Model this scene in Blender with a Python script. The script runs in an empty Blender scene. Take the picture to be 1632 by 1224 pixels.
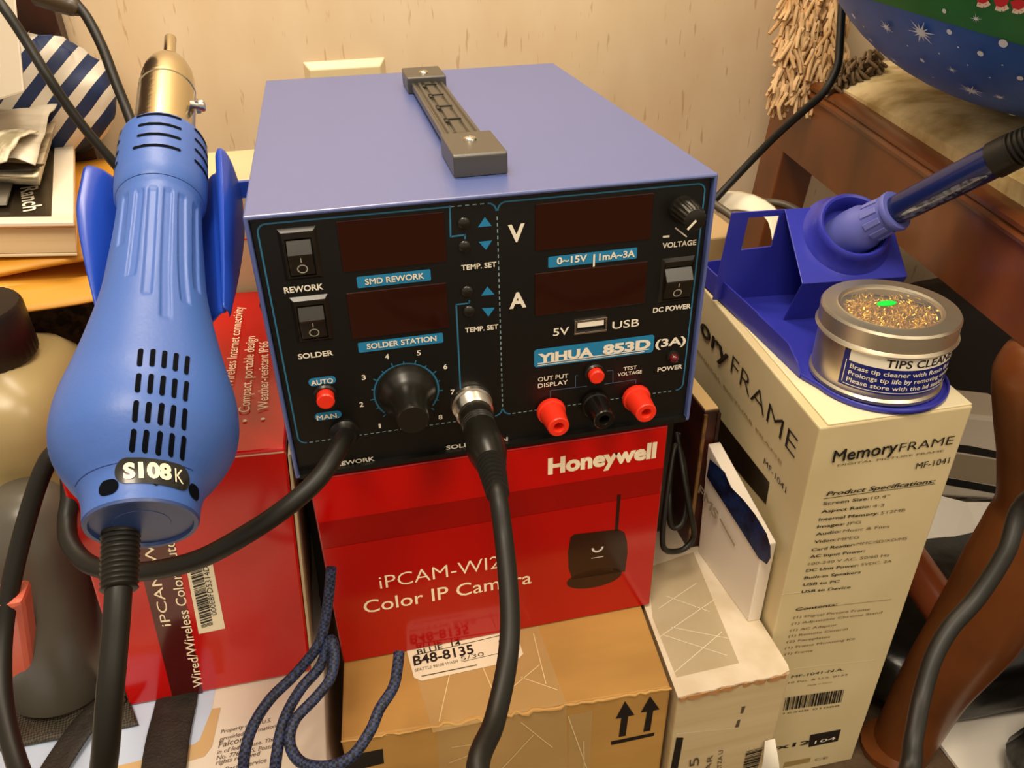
import bpy, bmesh, math, random
from mathutils import Vector, Matrix, noise
random.seed(7)
V = Vector
SC = bpy.context.scene
COL = SC.collection

# ------------------------------------------------------------------ camera
CAM = bpy.data.cameras.new('camera')
CAMO = bpy.data.objects.new('camera', CAM)
COL.objects.link(CAMO)
FPX = 1270.62
CAM.sensor_width = 36.0
CAM.lens = FPX / 1632 * 36.0
CAM.clip_start = 0.01
CAMO.location = (0.04745, -0.39264, 0.29563)
CAMO.rotation_euler = (1.01466, 0.01746, -0.22432)
SC.camera = CAMO
C0 = V(CAMO.location)
R0 = CAMO.rotation_euler.to_matrix()

# ------------------------------------------------------------------ world and lamps
W = bpy.data.worlds.new('world'); SC.world = W
W.use_nodes = True
bg = W.node_tree.nodes['Background']
bg.inputs[0].default_value = (1.0, 0.84, 0.64, 1)
bg.inputs[1].default_value = 0.46
def area(name, loc, target, size, energy, col, sy=None):
    l = bpy.data.lights.new(name, 'AREA'); l.energy = energy; l.color = col
    l.shape = 'RECTANGLE'; l.size = size; l.size_y = sy or size
    o = bpy.data.objects.new(name, l); COL.objects.link(o)
    o.location = loc
    o.rotation_euler = (V(target) - V(loc)).to_track_quat('-Z', 'Y').to_euler()
    return o
area('ceiling_lamp', (-0.20, -0.56, 1.55), (0.1, 0.1, 0), 0.5, 14, (1.0, 0.85, 0.66))
area('room_lamp', (0.9, -1.1, 1.5), (0.2, 0.1, 0), 0.5, 8, (1.0, 0.84, 0.63))
area('wall_wash_light', (0.0, 0.33, 1.0), (0.08, 0.47, 0.42), 0.5, 4.4, (1.0, 0.87, 0.70), 0.12)  # unseen light added to brighten the wall and give glare on top faces
SC.view_settings.view_transform = 'Standard'
SC.view_settings.look = 'None'
SC.view_settings.gamma = 1
SC.view_settings.exposure = 0.54

# ------------------------------------------------------------------ measuring helpers
def ray(x, y): return R0 @ V(((x - 816) / FPX, -(y - 612) / FPX, -1))
def on_plane(x, y, p, n):
    d = ray(x, y); n = V(n); return C0 + d * ((V(p) - C0).dot(n) / d.dot(n))
def on_x(x, y, v): return on_plane(x, y, (v, 0, 0), (1, 0, 0))
def on_y(x, y, v): return on_plane(x, y, (0, v, 0), (0, 1, 0))
def on_z(x, y, v): return on_plane(x, y, (0, 0, v), (0, 0, 1))
def far(x, y, d): return C0 + ray(x, y) * d

# ------------------------------------------------------------------ materials
def lin(c):
    if isinstance(c, str):
        c = [int(c[i:i+2], 16) / 255 for i in (0, 2, 4)]
    return tuple((x / 12.92 if x <= 0.04045 else ((x + 0.055) / 1.055) ** 2.4) for x in c) + (1,)
MC = {}
def mat(name, col, rough=0.5, metal=0.0, spec=0.5, var=None, bump=None, coat=0.0, trans=0.0, alpha=1.0, emit=None, ior=None, scale=(1, 1, 1)):
    """var = (second colour, noise scale, low, high); bump = (noise scale, strength)"""
    if name in MC: return MC[name]
    m = bpy.data.materials.new(name); m.use_nodes = True
    nt = m.node_tree; b = nt.nodes['Principled BSDF']
    b.inputs['Base Color'].default_value = lin(col)
    b.inputs['Roughness'].default_value = rough
    b.inputs['Metallic'].default_value = metal
    b.inputs['Specular IOR Level'].default_value = spec
    b.inputs['Coat Weight'].default_value = coat
    b.inputs['Coat Roughness'].default_value = 0.08
    b.inputs['Transmission Weight'].default_value = trans
    b.inputs['Alpha'].default_value = alpha
    if ior: b.inputs['IOR'].default_value = ior
    if emit:
        b.inputs['Emission Color'].default_value = lin(emit[0]); b.inputs['Emission Strength'].default_value = emit[1]
    if var or bump:
        tc = nt.nodes.new('ShaderNodeTexCoord'); mp = nt.nodes.new('ShaderNodeMapping')
        mp.inputs['Scale'].default_value = scale
        nt.links.new(tc.outputs['Object'], mp.inputs['Vector'])
    if var:
        n = nt.nodes.new('ShaderNodeTexNoise'); n.inputs['Scale'].default_value = var[1]; n.inputs['Detail'].default_value = 5
        nt.links.new(mp.outputs['Vector'], n.inputs['Vector'])
        r = nt.nodes.new('ShaderNodeValToRGB')
        r.color_ramp.elements[0].position = var[2]; r.color_ramp.elements[1].position = var[3]
        r.color_ramp.elements[0].color = lin(var[0]); r.color_ramp.elements[1].color = lin(col)
        nt.links.new(n.outputs['Fac'], r.inputs['Fac']); nt.links.new(r.outputs['Color'], b.inputs['Base Color'])
    if bump:
        n2 = nt.nodes.new('ShaderNodeTexNoise'); n2.inputs['Scale'].default_value = bump[0]; n2.inputs['Detail'].default_value = 3
        nt.links.new(mp.outputs['Vector'], n2.inputs['Vector'])
        bp = nt.nodes.new('ShaderNodeBump'); bp.inputs['Strength'].default_value = bump[1]; bp.inputs['Distance'].default_value = 0.002
        nt.links.new(n2.outputs['Fac'], bp.inputs['Height']); nt.links.new(bp.outputs['Normal'], b.inputs['Normal'])
    MC[name] = m
    return m
def wall_material():
    m = bpy.data.materials.new('wallpaper'); m.use_nodes = True; nt = m.node_tree; b = nt.nodes['Principled BSDF']
    b.inputs['Roughness'].default_value = 0.6
    tc = nt.nodes.new('ShaderNodeTexCoord')
    def noi(sc, s, d=3):
        mp = nt.nodes.new('ShaderNodeMapping'); mp.inputs['Scale'].default_value = sc
        nt.links.new(tc.outputs['Object'], mp.inputs['Vector'])
        n = nt.nodes.new('ShaderNodeTexNoise'); n.inputs['Scale'].default_value = s; n.inputs['Detail'].default_value = d
        nt.links.new(mp.outputs['Vector'], n.inputs['Vector']); return n
    def ramp(n, p0, c0, p1, c1):
        r = nt.nodes.new('ShaderNodeValToRGB'); e = r.color_ramp.elements
        e[0].position = p0; e[0].color = c0; e[1].position = p1; e[1].color = c1
        nt.links.new(n.outputs['Fac'], r.inputs['Fac']); return r
    base = ramp(noi((1, 1, 0.5), 22), 0.3, lin('dcc19b'), 0.7, lin('e3cba8'))
    fl = ramp(noi((1.7, 1, 0.26), 110, 2), 0.665, (0, 0, 0, 1), 0.72, (0.55, 0.55, 0.55, 1))
    mx = nt.nodes.new('ShaderNodeMix'); mx.data_type = 'RGBA'
    nt.links.new(fl.outputs['Color'], mx.inputs['Factor']); nt.links.new(base.outputs['Color'], mx.inputs['A'])
    mx.inputs['B'].default_value = lin('b58e60')
    nt.links.new(mx.outputs['Result'], b.inputs['Base Color'])
    return m
def braid_material():
    m = mat('navy_braid', '1b2238', 0.6)
    nt = m.node_tree; b = nt.nodes['Principled BSDF']
    tc = nt.nodes.new('ShaderNodeTexCoord'); w = nt.nodes.new('ShaderNodeTexChecker')
    w.inputs['Scale'].default_value = 560; w.inputs['Color1'].default_value = lin('080a14'); w.inputs['Color2'].default_value = lin('2c385e')
    nt.links.new(tc.outputs['Object'], w.inputs['Vector']); nt.links.new(w.outputs['Color'], b.inputs['Base Color'])
    return m
# ------------------------------------------------------------------ object helpers
def props(o, label=None, cat=None, group=None, kind=None):
    if label: o['label'] = label
    if cat: o['category'] = cat
    if group: o['group'] = group
    if kind: o['kind'] = kind
    return o
ORG = {}
def thing(name, loc, label, cat, group=None):
    o = bpy.data.objects.new(name, None); o.empty_display_size = 0.02
    COL.objects.link(o); o.location = loc; ORG[o.name] = V(loc)
    return props(o, label, cat, group)
class MB:
    """collects geometry in world coordinates; build() links it as one mesh object"""
    def __init__(s): s.v = []; s.f = []; s.m = []; s.mi = 0
    def add(s, vs, fs):
        k = len(s.v); s.v += [V(v) for v in vs]
        for f in fs: s.f.append([i + k for i in f]); s.m.append(s.mi)
        return s
    def box(s, lo, hi, M=None):
        x0, y0, z0 = lo; x1, y1, z1 = hi
        vs = [V(p) for p in ((x0,y0,z0),(x1,y0,z0),(x1,y1,z0),(x0,y1,z0),(x0,y0,z1),(x1,y0,z1),(x1,y1,z1),(x0,y1,z1))]
        if M: vs = [M @ v for v in vs]
        return s.add(vs, [(0,3,2,1),(4,5,6,7),(0,1,5,4),(1,2,6,5),(2,3,7,6),(3,0,4,7)])
    def hexa(s, a):   # 8 corners: bottom ring ccw then top ring
        return s.add(a, [(0,3,2,1),(4,5,6,7),(0,1,5,4),(1,2,6,5),(2,3,7,6),(3,0,4,7)])
    def prism(s, pts, d):
        n = len(pts); d = V(d); a = [V(p) for p in pts]
        return s.add(a + [p + d for p in a], [tuple(range(n - 1, -1, -1)), tuple(range(n, 2 * n))] + [(i, (i + 1) % n, n + (i + 1) % n, n + i) for i in range(n)])
    def poly(s, pts): return s.add(pts, [tuple(range(len(pts)))])
    def grid(s, rows, closed=False):
        n = len(rows[0]); vs = [p for r in rows for p in r]; fs = []
        for i in range(len(rows) - 1):
            for j in range(n if closed else n - 1):
                a = i * n + j; b = i * n + (j + 1) % n
                fs.append((a, b, b + n, a + n))
        return s.add(vs, fs)
    def lathe(s, prof, o, ax, seg=48, caps=True, ref=None):
        """prof: (distance along axis, radius)"""
        ax = V(ax).normalized(); o = V(o)
        e1 = ax.orthogonal().normalized() if ref is None else (V(ref) - ax * V(ref).dot(ax)).normalized()
        e2 = ax.cross(e1)
        rows = [[o + ax * t + (e1 * math.cos(2*math.pi*k/seg) + e2 * math.sin(2*math.pi*k/seg)) * r for k in range(seg)] for t, r in prof]
        k = len(s.v); s.grid(rows, True)
        if caps:
            s.f.append([k + i for i in range(seg - 1, -1, -1)]); s.m.append(s.mi)
            b = k + seg * (len(prof) - 1)
            s.f.append([b + i for i in range(seg)]); s.m.append(s.mi)
        return s
    def tube(s, pts, r, seg=10, sub=6, caps=True):
        """smooth tube through points; r a number or one per point"""
        P = [V(p) for p in pts]; rs = r if isinstance(r, (list, tuple)) else [r] * len(P)
        path = []; rr = []
        if sub > 1 and len(P) > 2:
            Q = [P[0] * 2 - P[1]] + P + [P[-1] * 2 - P[-2]]
            for i in range(1, len(Q) - 2):
                for j in range(sub):
                    t = j / sub; a, b, c, d = Q[i-1], Q[i], Q[i+1], Q[i+2]
                    path.append(0.5 * ((2*b) + (c - a) * t + (2*a - 5*b + 4*c - d) * t*t + (3*b - a - 3*c + d) * t**3))
                    rr.append(rs[i-1] * (1 - t) + rs[i] * t)
            path.append(P[-1]); rr.append(rs[-1])
        else: path = P; rr = rs
        n = len(path); T = [(path[min(i+1, n-1)] - path[max(i-1, 0)]).normalized() for i in range(n)]
        e = T[0].orthogonal().normalized(); rows = []
        for i in range(n):
            e = (e - T[i] * e.dot(T[i])).normalized(); f = T[i].cross(e)
            rows.append([path[i] + (e * math.cos(2*math.pi*k/seg) + f * math.sin(2*math.pi*k/seg)) * rr[i] for k in range(seg)])
        k = len(s.v); s.grid(rows, True)
        if caps:
            s.f.append([k + i for i in range(seg - 1, -1, -1)]); s.m.append(s.mi)
            b = k + seg * (n - 1); s.f.append([b + i for i in range(seg)]); s.m.append(s.mi)
        return s
    def build(s, name, m, parent=None, smooth=None, bevel=None, seg=2, solid=None, sub=None, label=None):
        root = parent
        while root is not None and root.parent is not None: root = root.parent
        org = ORG[root.name] if root is not None and root.name in ORG else V((0, 0, 0))
        me = bpy.data.meshes.new(name)
        me.from_pydata([v - org for v in s.v], [], s.f)
        for x in (m if isinstance(m, (list, tuple)) else [m]): me.materials.append(x)
        if isinstance(m, (list, tuple)): me.polygons.foreach_set('material_index', s.m)
        if s.v and len(s.f) < 60000:
            bm = bmesh.new(); bm.from_mesh(me); bmesh.ops.recalc_face_normals(bm, faces=bm.faces) if not getattr(s, 'flat', False) else None
            bm.to_mesh(me); bm.free()
        me.update()
        if smooth is not None:
            me.polygons.foreach_set('use_smooth', [True] * len(me.polygons))
            me.set_sharp_from_angle(angle=math.radians(smooth))
        o = bpy.data.objects.new(name, me); COL.objects.link(o)
        if parent is not None: o.parent = parent
        if solid:
            q = o.modifiers.new('solid', 'SOLIDIFY'); q.thickness = solid; q.offset = 0
        if sub:
            q = o.modifiers.new('sub', 'SUBSURF'); q.levels = sub; q.render_levels = sub
        if bevel:
            q = o.modifiers.new('bevel', 'BEVEL'); q.width = bevel; q.segments = seg; q.limit_method = 'ANGLE'; q.angle_limit = math.radians(35)
        if label: o['label'] = label
        return o
TXT = {}
def text_geo(body, bold, shear):
    key = (body, bold, shear)
    if key not in TXT and bold > 0 and 'M' in body:      # widen by shifted strokes where the outline offset would fill the letter
        vs, fs = text_geo(body, 0.0, shear); V_ = []; F_ = []
        for dz, (dx, dy) in enumerate(((bold, 0), (-bold, 0), (0, bold * .7), (0, -bold * .7))):
            k = len(V_); V_ += [(x + dx, y + dy, dz * .012) for x, y, _ in vs]; F_ += [tuple(i + k for i in f) for f in fs]
        TXT[key] = (V_, F_)
    if key not in TXT:
        cu = bpy.data.curves.new('t', 'FONT'); cu.body = body; cu.size = 1; cu.offset = bold; cu.shear = shear; cu.resolution_u = 3
        ob = bpy.data.objects.new('t', cu); me = ob.to_mesh()
        TXT[key] = ([tuple(v.co) for v in me.vertices], [tuple(p.vertices) for p in me.polygons])
        ob.to_mesh_clear(); bpy.data.objects.remove(ob); bpy.data.curves.remove(cu)
    return TXT[key]
class Print:
    """flat printing on a plane through p with normal n; marks are laid out in millimetres on that plane"""
    def __init__(s, p, n, lift=0.0004):
        s.p = V(p); s.n = V(n).normalized(); s.lift = lift; s.mb = {}
    def at(s, x, y): return on_plane(x, y, s.p, s.n)
    def m(s, k):
        if k not in s.mb: s.mb[k] = MB(); s.mb[k].flat = True
        return s.mb[k]
    def _add(s, k, pts, faces, lv=0):
        pts = [V(p) + s.n * (s.lift * (1 + lv)) for p in pts]
        out = []
        for f in faces:
            a = sum(((pts[f[i]] - pts[f[0]]).cross(pts[f[(i+1) % len(f)]] - pts[f[0]]) for i in range(1, len(f) - 1)), V((0,0,0)))
            out.append(f if a.dot(s.n) > 0 else tuple(reversed(f)))
        s.m(k).add(pts, out)
    def poly(s, k, px, lv=0): s._add(k, [s.at(*q) for q in px], [tuple(range(len(px)))], lv)
    def wpoly(s, k, pts, lv=0): s._add(k, pts, [tuple(range(len(pts)))], lv)
    def wline(s, k, a, b, w, lv=0):
        d = (b - a); t = s.n.cross(d).normalized() * w / 2
        s._add(k, [a - t, b - t, b + t, a + t], [(0, 1, 2, 3)], lv)
    def line(s, k, px, w, dash=None, lv=0):
        P = [s.at(*q) for q in px]
        for a, b in zip(P, P[1:]):
            L = (b - a).length
            if dash:
                n = max(1, int(L / dash))
                for i in range(n): s.wline(k, a.lerp(b, i / n), a.lerp(b, (i + 0.55) / n), w, lv)
            else: s.wline(k, a, b + (b - a).normalized() * w * 0.3, w, lv)
    def disc(s, k, c, r, lv=0, r2=0, a0=0, a1=2*math.pi, n=32, sx=1, u=None):
        c = s.at(*c) if not isinstance(c, Vector) else c
        u = (V(u) if u else V((0, 0, 1)).cross(s.n)).normalized(); v = s.n.cross(u)
        pt = lambda a, q: c + u * math.cos(a) * q * sx + v * math.sin(a) * q
        if r2:
            vs = []; fs = []
            for i in range(n + 1): a = a0 + (a1 - a0) * i / n; vs += [pt(a, r2), pt(a, r)]
            for i in range(n): fs.append((2*i, 2*i+1, 2*i+3, 2*i+2))
            s._add(k, vs, fs, lv)
        else: s._add(k, [pt(2*math.pi*i/n, r) for i in range(n)], [tuple(range(n))], lv)
    def pill(s, k, c, w, h, lv=0, round_=None, u=None):
        c = s.at(*c) if not isinstance(c, Vector) else c
        u = (V(u) if u else V((0, 0, 1)).cross(s.n)).normalized(); v = s.n.cross(u); r = round_ if round_ is not None else h / 2
        pts = []
        for sx, sy, a0 in ((1, 1, 0), (-1, 1, 90), (-1, -1, 180), (1, -1, 270)):
            for i in range(7):
                a = math.radians(a0 + 15 * i); pts.append(c + u * (sx * (w/2 - r) + r * math.cos(a)) + v * (sy * (h/2 - r) + r * math.sin(a)))
        s._add(k, pts, [tuple(range(len(pts)))], lv)
    def text(s, k, body, p0, p1, cap=None, bold=0.0, shear=0.0, lv=1, snap=None, up=None):
        """baseline from pixel p0 to pixel p1; cap height in metres or None for the natural shape"""
        a = s.at(*p0) if not isinstance(p0, Vector) else p0; b = s.at(*p1) if not isinstance(p1, Vector) else p1
        u = (b - a)
        if snap: u = V(snap) * u.dot(V(snap))
        wdt = u.length; u.normalize(); v = V(up).normalized() if up else s.n.cross(u)
        vs, fs = text_geo(body, bold, shear)
        if not vs: return
        x0 = min(q[0] for q in vs); x1 = max(q[0] for q in vs); sx = wdt / (x1 - x0); sy = cap / 0.70 if cap else sx
        s.nt = getattr(s, 'nt', 0) + 1
        s._add(k + '#%d' % s.nt, [a + u * ((q[0] - x0) * sx) + v * (q[1] * sy) + s.n * (q[2] * sy) for q in vs], fs, lv)
    def build(s, parent, mats, name='lettering'):
        for k, m in s.mb.items():
            k = k.split('#')[0]
            nm = k if '_' in k or k in ('arrow', 'barcode', 'sticker', 'plate') else name
            m.build(nm, mats[k], parent)
def barcode(pr, k, a, b, c, n=34, lv=1):
    """bars between corners a (start), b (end of row), c (start of the far side)"""
    x = 0.0; rnd = random.Random(3); a, b, c = V(a), V(b), V(c); ws = []
    while x < 1:
        w = rnd.choice((1, 1, 2, 3)) / (n * 2.6); g = rnd.choice((1, 1, 2)) / (n * 2.6)
        if x + w < 1: ws.append((x, x + w))
        x += w + g
    for p, q in ws:
        pr.wpoly(k, [a.lerp(b, p), a.lerp(b, q), a.lerp(b, q) + (c - a), a.lerp(b, p) + (c - a)], lv)

# common materials
WHITE = mat('white_ink', 'efe6d2', 0.5)
INKB = mat('black_ink', '17130f', 0.5)
CYAN = mat('cyan_ink', '1f7fae', 0.45)
TEAL = mat('teal_line_ink', '2a6d8e', 0.5)
BLACKP = mat('black_plastic', '16130e', 0.35)
BLACKG = mat('gloss_black_plastic', '120f0b', 0.2)
RUBBER = mat('black_rubber', '14110b', 0.48, spec=.4)
STEEL = mat('steel', 'c9c2b4', 0.25, 1.0)
REDP = mat('orange_red_plastic', 'f0341c', 0.32)
BLUEM = mat('blue_enamel', '50609c', 0.34, spec=.9, ior=1.65, bump=(900, 0.03))
BLUEG = mat('blue_plastic', '4266b2', 0.42, bump=(500, 0.05))
BLUEH = mat('deep_blue_plastic', '1d44b0', 0.3)
BLUES = mat('violet_blue_enamel', '3034a0', 0.3)
PANEL = mat('black_panel', '0b0a07', 0.38)
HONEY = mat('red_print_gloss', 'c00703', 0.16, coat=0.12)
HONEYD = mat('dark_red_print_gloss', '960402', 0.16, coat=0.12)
KRAFT = mat('kraft_cardboard', 'c0924c', 0.65, var=('ae8240', 25, 0.3, 0.7), bump=(260, 0.05), scale=(0.35, 1, 1))
TAPE = mat('clear_tape', 'd9bd84', 0.16, alpha=0.35)
CREAM = mat('cream_card', 'd6c59a', 0.45, var=('cbb98c', 14, 0.3, 0.7))
WHITEC = mat('worn_white_card', 'e4d6bd', 0.55, var=('d2bf9f', 40, 0.3, 0.62))
WOOD = mat('mahogany', '7a4118', 0.34, var=('4f280b', 9, 0.3, 0.72), coat=0.1, scale=(1.5, 1.5, 1))
DARKW = mat('dark_wood', '3a1a0c', 0.4, var=('25100a', 20, 0.35, 0.65))

# ------------------------------------------------------------------ the setting
FZ = -0.355
WY = 0.47
def structure(name, mb, m): return props(mb.build(name, m), kind='structure')
structure('wall_back', MB().box((-2.0, WY, FZ), (2.4, WY + 0.08, 2.1)), wall_material())
structure('floor', MB().box((-2.0, -2.2, FZ - 0.05), (2.4, WY, FZ)), mat('brown_carpet', '5a4632', 0.9, var=('43321f', 60, 0.3, 0.7), bump=(300, 0.5)))

# wall plate behind the station
t = thing('wall_plate', (0.07, WY - 0.004, 0.12), 'cream wall plate low on the speckled wall behind the blue station', 'outlet cover')
a = on_y(482, 100, WY - 0.006); b = on_y(615, 102, WY - 0.006)
MB().hexa([(a.x, WY, a.z - 0.13), (b.x, WY, a.z - 0.13), (b.x, WY + 0.0, a.z), (a.x, WY, a.z), (a.x + .006, WY - .008, a.z - .124), (b.x - .006, WY - .008, a.z - .124), (b.x - .006, WY - .008, a.z - .007), (a.x + .006, WY - .008, a.z - .007)]).build('plate', mat('ivory_plastic', 'dcc79c', 0.35), t, bevel=0.001)

# ------------------------------------------------------------------ the soldering station
SW, SD, SH = 0.25, 0.3395, 0.1622
ST = thing('soldering_station', (SW / 2, SD / 2, 0), 'blue metal soldering and rework station with black front panel and top carry handle', 'soldering station')
th = 0.0022
m = MB()
rings = []
for y, d in ((0, 0), (SD, 0)):
    rings.append([(d, y, 0.0), (SW - d, y, 0.0), (SW - d, y, SH), (d, y, SH)])
inner = [(th, 0, th), (SW - th, 0, th), (SW - th, 0, SH - th), (th, 0, SH - th)]
inner2 = [(x, 0.012, z) for x, y, z in inner]
m.add(rings[0] + rings[1] + inner + inner2,
      [(0,4,5,1),(1,5,6,2),(2,6,7,3),(3,7,4,0),(4,7,6,5),(0,1,9,8),(1,2,10,9),(2,3,11,10),(3,0,8,11),(8,9,13,12),(9,10,14,13),(10,11,15,14),(11,8,12,15),(12,13,14,15)])
m.build('case', BLUEM, ST, bevel=0.0009)
PY = 0.0035
MB().box((th + .0004, PY, th + .0004), (SW - th - .0004, PY + 0.006, SH - th - .0004)).box((th + .0004, -.0004, -.0004), (SW - th - .0004, PY + .003, th + .0006)).build('front_panel', PANEL, ST)
P = Print((0, PY, 0), (0, -1, 0), 0.00025)
UX = (1, 0, 0)
S = 0.00033
# printed outlines
def rline(px, w=0.0009, k='printed_line', dash=None): P.line(k, px, w, dash)
def prect_line(x0, x1, z0, z1, r, sides, w=0.0009):
    """rounded outline on the panel, sides a string from l t r, with rounded corners"""
    q = lambda x, z: V((x, PY, z))
    def arc(cx, cz, a0, a1):
        pts = [q(cx + r * math.cos(math.radians(a)), cz + r * math.sin(math.radians(a))) for a in range(a0, a1 + 1, 15)]
        for a, b in zip(pts, pts[1:]): P.wline('printed_line', a, b, w)
    if 'l' in sides: P.wline('printed_line', q(x0, z0 + r), q(x0, z1 - r), w)
    if 'r' in sides: P.wline('printed_line', q(x1, z0 + r), q(x1, z1 - r), w)
    if 't' in sides: P.wline('printed_line', q(x0 + r, z1), q(x1 - r, z1), w)
    arc(x0 + r, z1 - r, 90, 180); arc(x1 - r, z1 - r, 0, 90)
    arc(x0 + r, z0 + r, 180, 270); arc(x1 - r, z0 + r, 270, 360)
q0 = P.at(413, 356); q1 = P.at(794, 325); q2 = P.at(483, 706); q3 = P.at(1126, 294); q4 = P.at(800, 655)
lz = q2.z; tz = q0.z - 0.0005; xm = (P.at(793, 330).x + q4.x) / 2
prect_line(P.at(409, 362).x, xm - 0.0004, lz, tz, 0.0045, 'l')
prect_line(xm + 0.0004, P.at(1120, 330).x, lz, tz, 0.0045, 'rt')
P.wline('printed_line', V((P.at(409, 362).x + .0045, PY, tz)), V((P.at(717, 327).x, PY, tz)), 0.0009)
def dash(x0, z0, x1, z1, step=0.0035, w=0.0006):
    a, b = V((x0, PY, z0)), V((x1, PY, z1)); n = int((b - a).length / step)
    for i in range(n): P.wline('dashed_line', a.lerp(b, i / n), a.lerp(b, (i + .55) / n), w)
dash(P.at(717, 327).x, tz, xm - .005, tz); dash(xm, lz + .006, xm, tz - .006); dash(P.at(409, 362).x + .006, lz, xm - .006, lz); dash(xm + .006, lz, P.at(1120, 330).x - .006, lz)
rline([(717, 327), (718, 377), (741, 374), (741, 380)])
rline([(748, 478), (747.6, 483), (727, 485), (735, 645)])
# plates and lettering
def plate_px(a, b, c, d, k='plate', round_=0.0008):
    A, B, Cc, D = [P.at(*q) for q in (a, b, c, d)]
    x0 = (A.x + D.x) / 2; x1 = (B.x + Cc.x) / 2; z1 = (A.z + B.z) / 2; z0 = (Cc.z + D.z) / 2
    P.np = getattr(P, 'np', 0) + 1
    P.pill(k + '#p%d' % P.np, V(((x0 + x1) / 2, PY, (z0 + z1) / 2)), x1 - x0, z1 - z0, 0, round_)
    return x0, x1, z0, z1
def ptext(body, a, b, cap, bold=0.026, k='white', shear=0.0):
    A, B = P.at(*a), P.at(*b); z = (A.z + B.z) / 2
    P.text(k, body, V((A.x, PY, z)), V((B.x, PY, z)), cap * S, bold, shear, 1.6)
plate_px((568.7, 441), (686.4, 428.7), (686.4, 447), (569, 459)); ptext('SMD REWORK', (582, 453.5), (676, 442.5), 10)
plate_px((571, 546), (706, 529.7), (706, 545.8), (571, 562)); ptext('SOLDER STATION', (585, 556.5), (695.5, 541.5), 10)
plate_px((873.5, 408.7), (1015, 394.5), (1015, 411.8), (873.5, 426.7)); ptext('0~15V', (887, 420.5), (935, 415.5), 12); ptext('|', (944.5, 419), (947.5, 419), 16, 0.04); ptext('1mA~3A', (954, 414), (1011, 408.3), 12)
x0, x1, z0, z1 = plate_px((850.4, 558), (1042, 532), (1042, 559), (851.7, 587.6), round_=0.002)
ptext('YiHUA', (857, 577), (945, 566), 17, 0.05); ptext('853D', (960, 564), (1036, 553), 18, 0.05)
P.wline('white', V((x0 + .002, PY, z0 + .0028)), V((x1 - .003, PY, z0 + .0028)), 0.0006, 2); P.wline('white', V((x0 + .002, PY, z0 + .0015)), V((x1 - .006, PY, z0 + .0015)), 0.0005, 2)
ptext('(3A)', (1043.4, 553), (1092, 547.2), 16, 0.03)
ptext('REWORK', (453.5, 466.7), (516, 460.2), 10); ptext('SOLDER', (475.6, 571.2), (531.5, 565.3), 9.5)
ptext('TEMP. SET', (735, 429.8), (791, 424.4), 9); ptext('TEMP. SET', (741, 529), (794, 523.2), 9)
ptext('V', (809.5, 385), (836, 383), 29, 0.03); ptext('A', (811.5, 490.5), (838.5, 488), 28, 0.03)
ptext('5V', (881, 535), (906.5, 531.5), 15, 0.01); ptext('USB', (975, 523.5), (1017.7, 519), 15, 0.01)
ptext('VOLTAGE', (1054.5, 395.2), (1108.6, 389.2), 9.5); ptext('DC POWER', (1040, 497.5), (1100, 490.6), 9.5); ptext('POWER', (1047, 591.8), (1086.7, 586.2), 9)
ptext('OUT PUT', (857, 607), (905, 601.5), 9, 0.01); ptext('DISPLAY', (857, 617.8), (904.4, 610.9), 9, 0.01)
ptext('TEST', (993, 589.5), (1014.3, 587.3), 7.5, 0.01); ptext('VOLTAGE', (983.7, 598.8), (1022.3, 594.3), 7.5, 0.01)
ptext('SOLDER IRON', (711, 716), (809, 701), 8.5); ptext('REWORK', (536, 743), (597, 732), 9)
for b, p in (('1', (605.5, 677)), ('2', (576.5, 643)), ('3', (580, 600)), ('4', (617, 567)), ('5', (667.5, 561)), ('6', (709.7, 583)), ('7', (721.4, 623)), ('8', (702, 663))):
    w_ = 1.7 if b == '1' else 3.2; ptext(b, (p[0] - w_, p[1] + 4.5), (p[0] + w_, p[1] + 4), 9.5, 0.02)
for p, b in (((513.6, 607), 'AUTO'), ((523, 662), 'MAN.')):
    P.pill('plate#' + b, p, 46 * S, 16 * S); ptext(b, (p[0] - 18, p[1] + 5.6), (p[0] + 18, p[1] + 3.2), 9.5)
P.wline('white', P.at(1056, 377), P.at(1066.5, 376), 0.0012, 1)
P.wline('white', P.at(1075.5, 362.5), P.at(1094, 377), 0.0008, 1)
for px in (((772.5, 345.6), (761.5, 361.9), (783.5, 359.8)), ((762.3, 385), (784, 383), (774.5, 397.9)), ((776.5, 456.3), (766.7, 471), (788, 469.2)), ((768, 491), (788.6, 489.8), (778.3, 504.3))):
    P.poly('arrow#%d' % int(px[0][0] * 9 + px[0][1]), px)
dc = P.at(648, 624); R1 = 58 * S
P.disc('printed_line', dc, R1, 0, R1 - 0.001, math.radians(-40), math.radians(222), 60)
for i in range(15):
    a = math.radians(225 - i * 19.3); L = 0.0022 if i % 2 == 0 else 0.0012
    d = V((math.cos(a), 0, math.sin(a))); P.wline('printed_line', dc + d * R1, dc + d * (R1 + L), 0.0007)
rline([(877, 634), (877, 622), (935, 615)], 0.0005, 'connecting_line'); rline([(921, 598), (917, 598.5), (917, 617.5)], 0.0005, 'connecting_line')
rline([(967, 590.8), (976.5, 590), (976.5, 610)], 0.0005, 'connecting_line'); rline([(963, 612), (1013, 604.5), (1013, 611)], 0.0005, 'connecting_line')
P.build(ST, {'white': WHITE, 'plate': CYAN, 'printed_line': TEAL, 'dashed_line': mat('dash_ink', '7f9ba0', .5), 'arrow': CYAN, 'connecting_line': mat('grey_blue_ink', '46546a', .5)})
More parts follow.
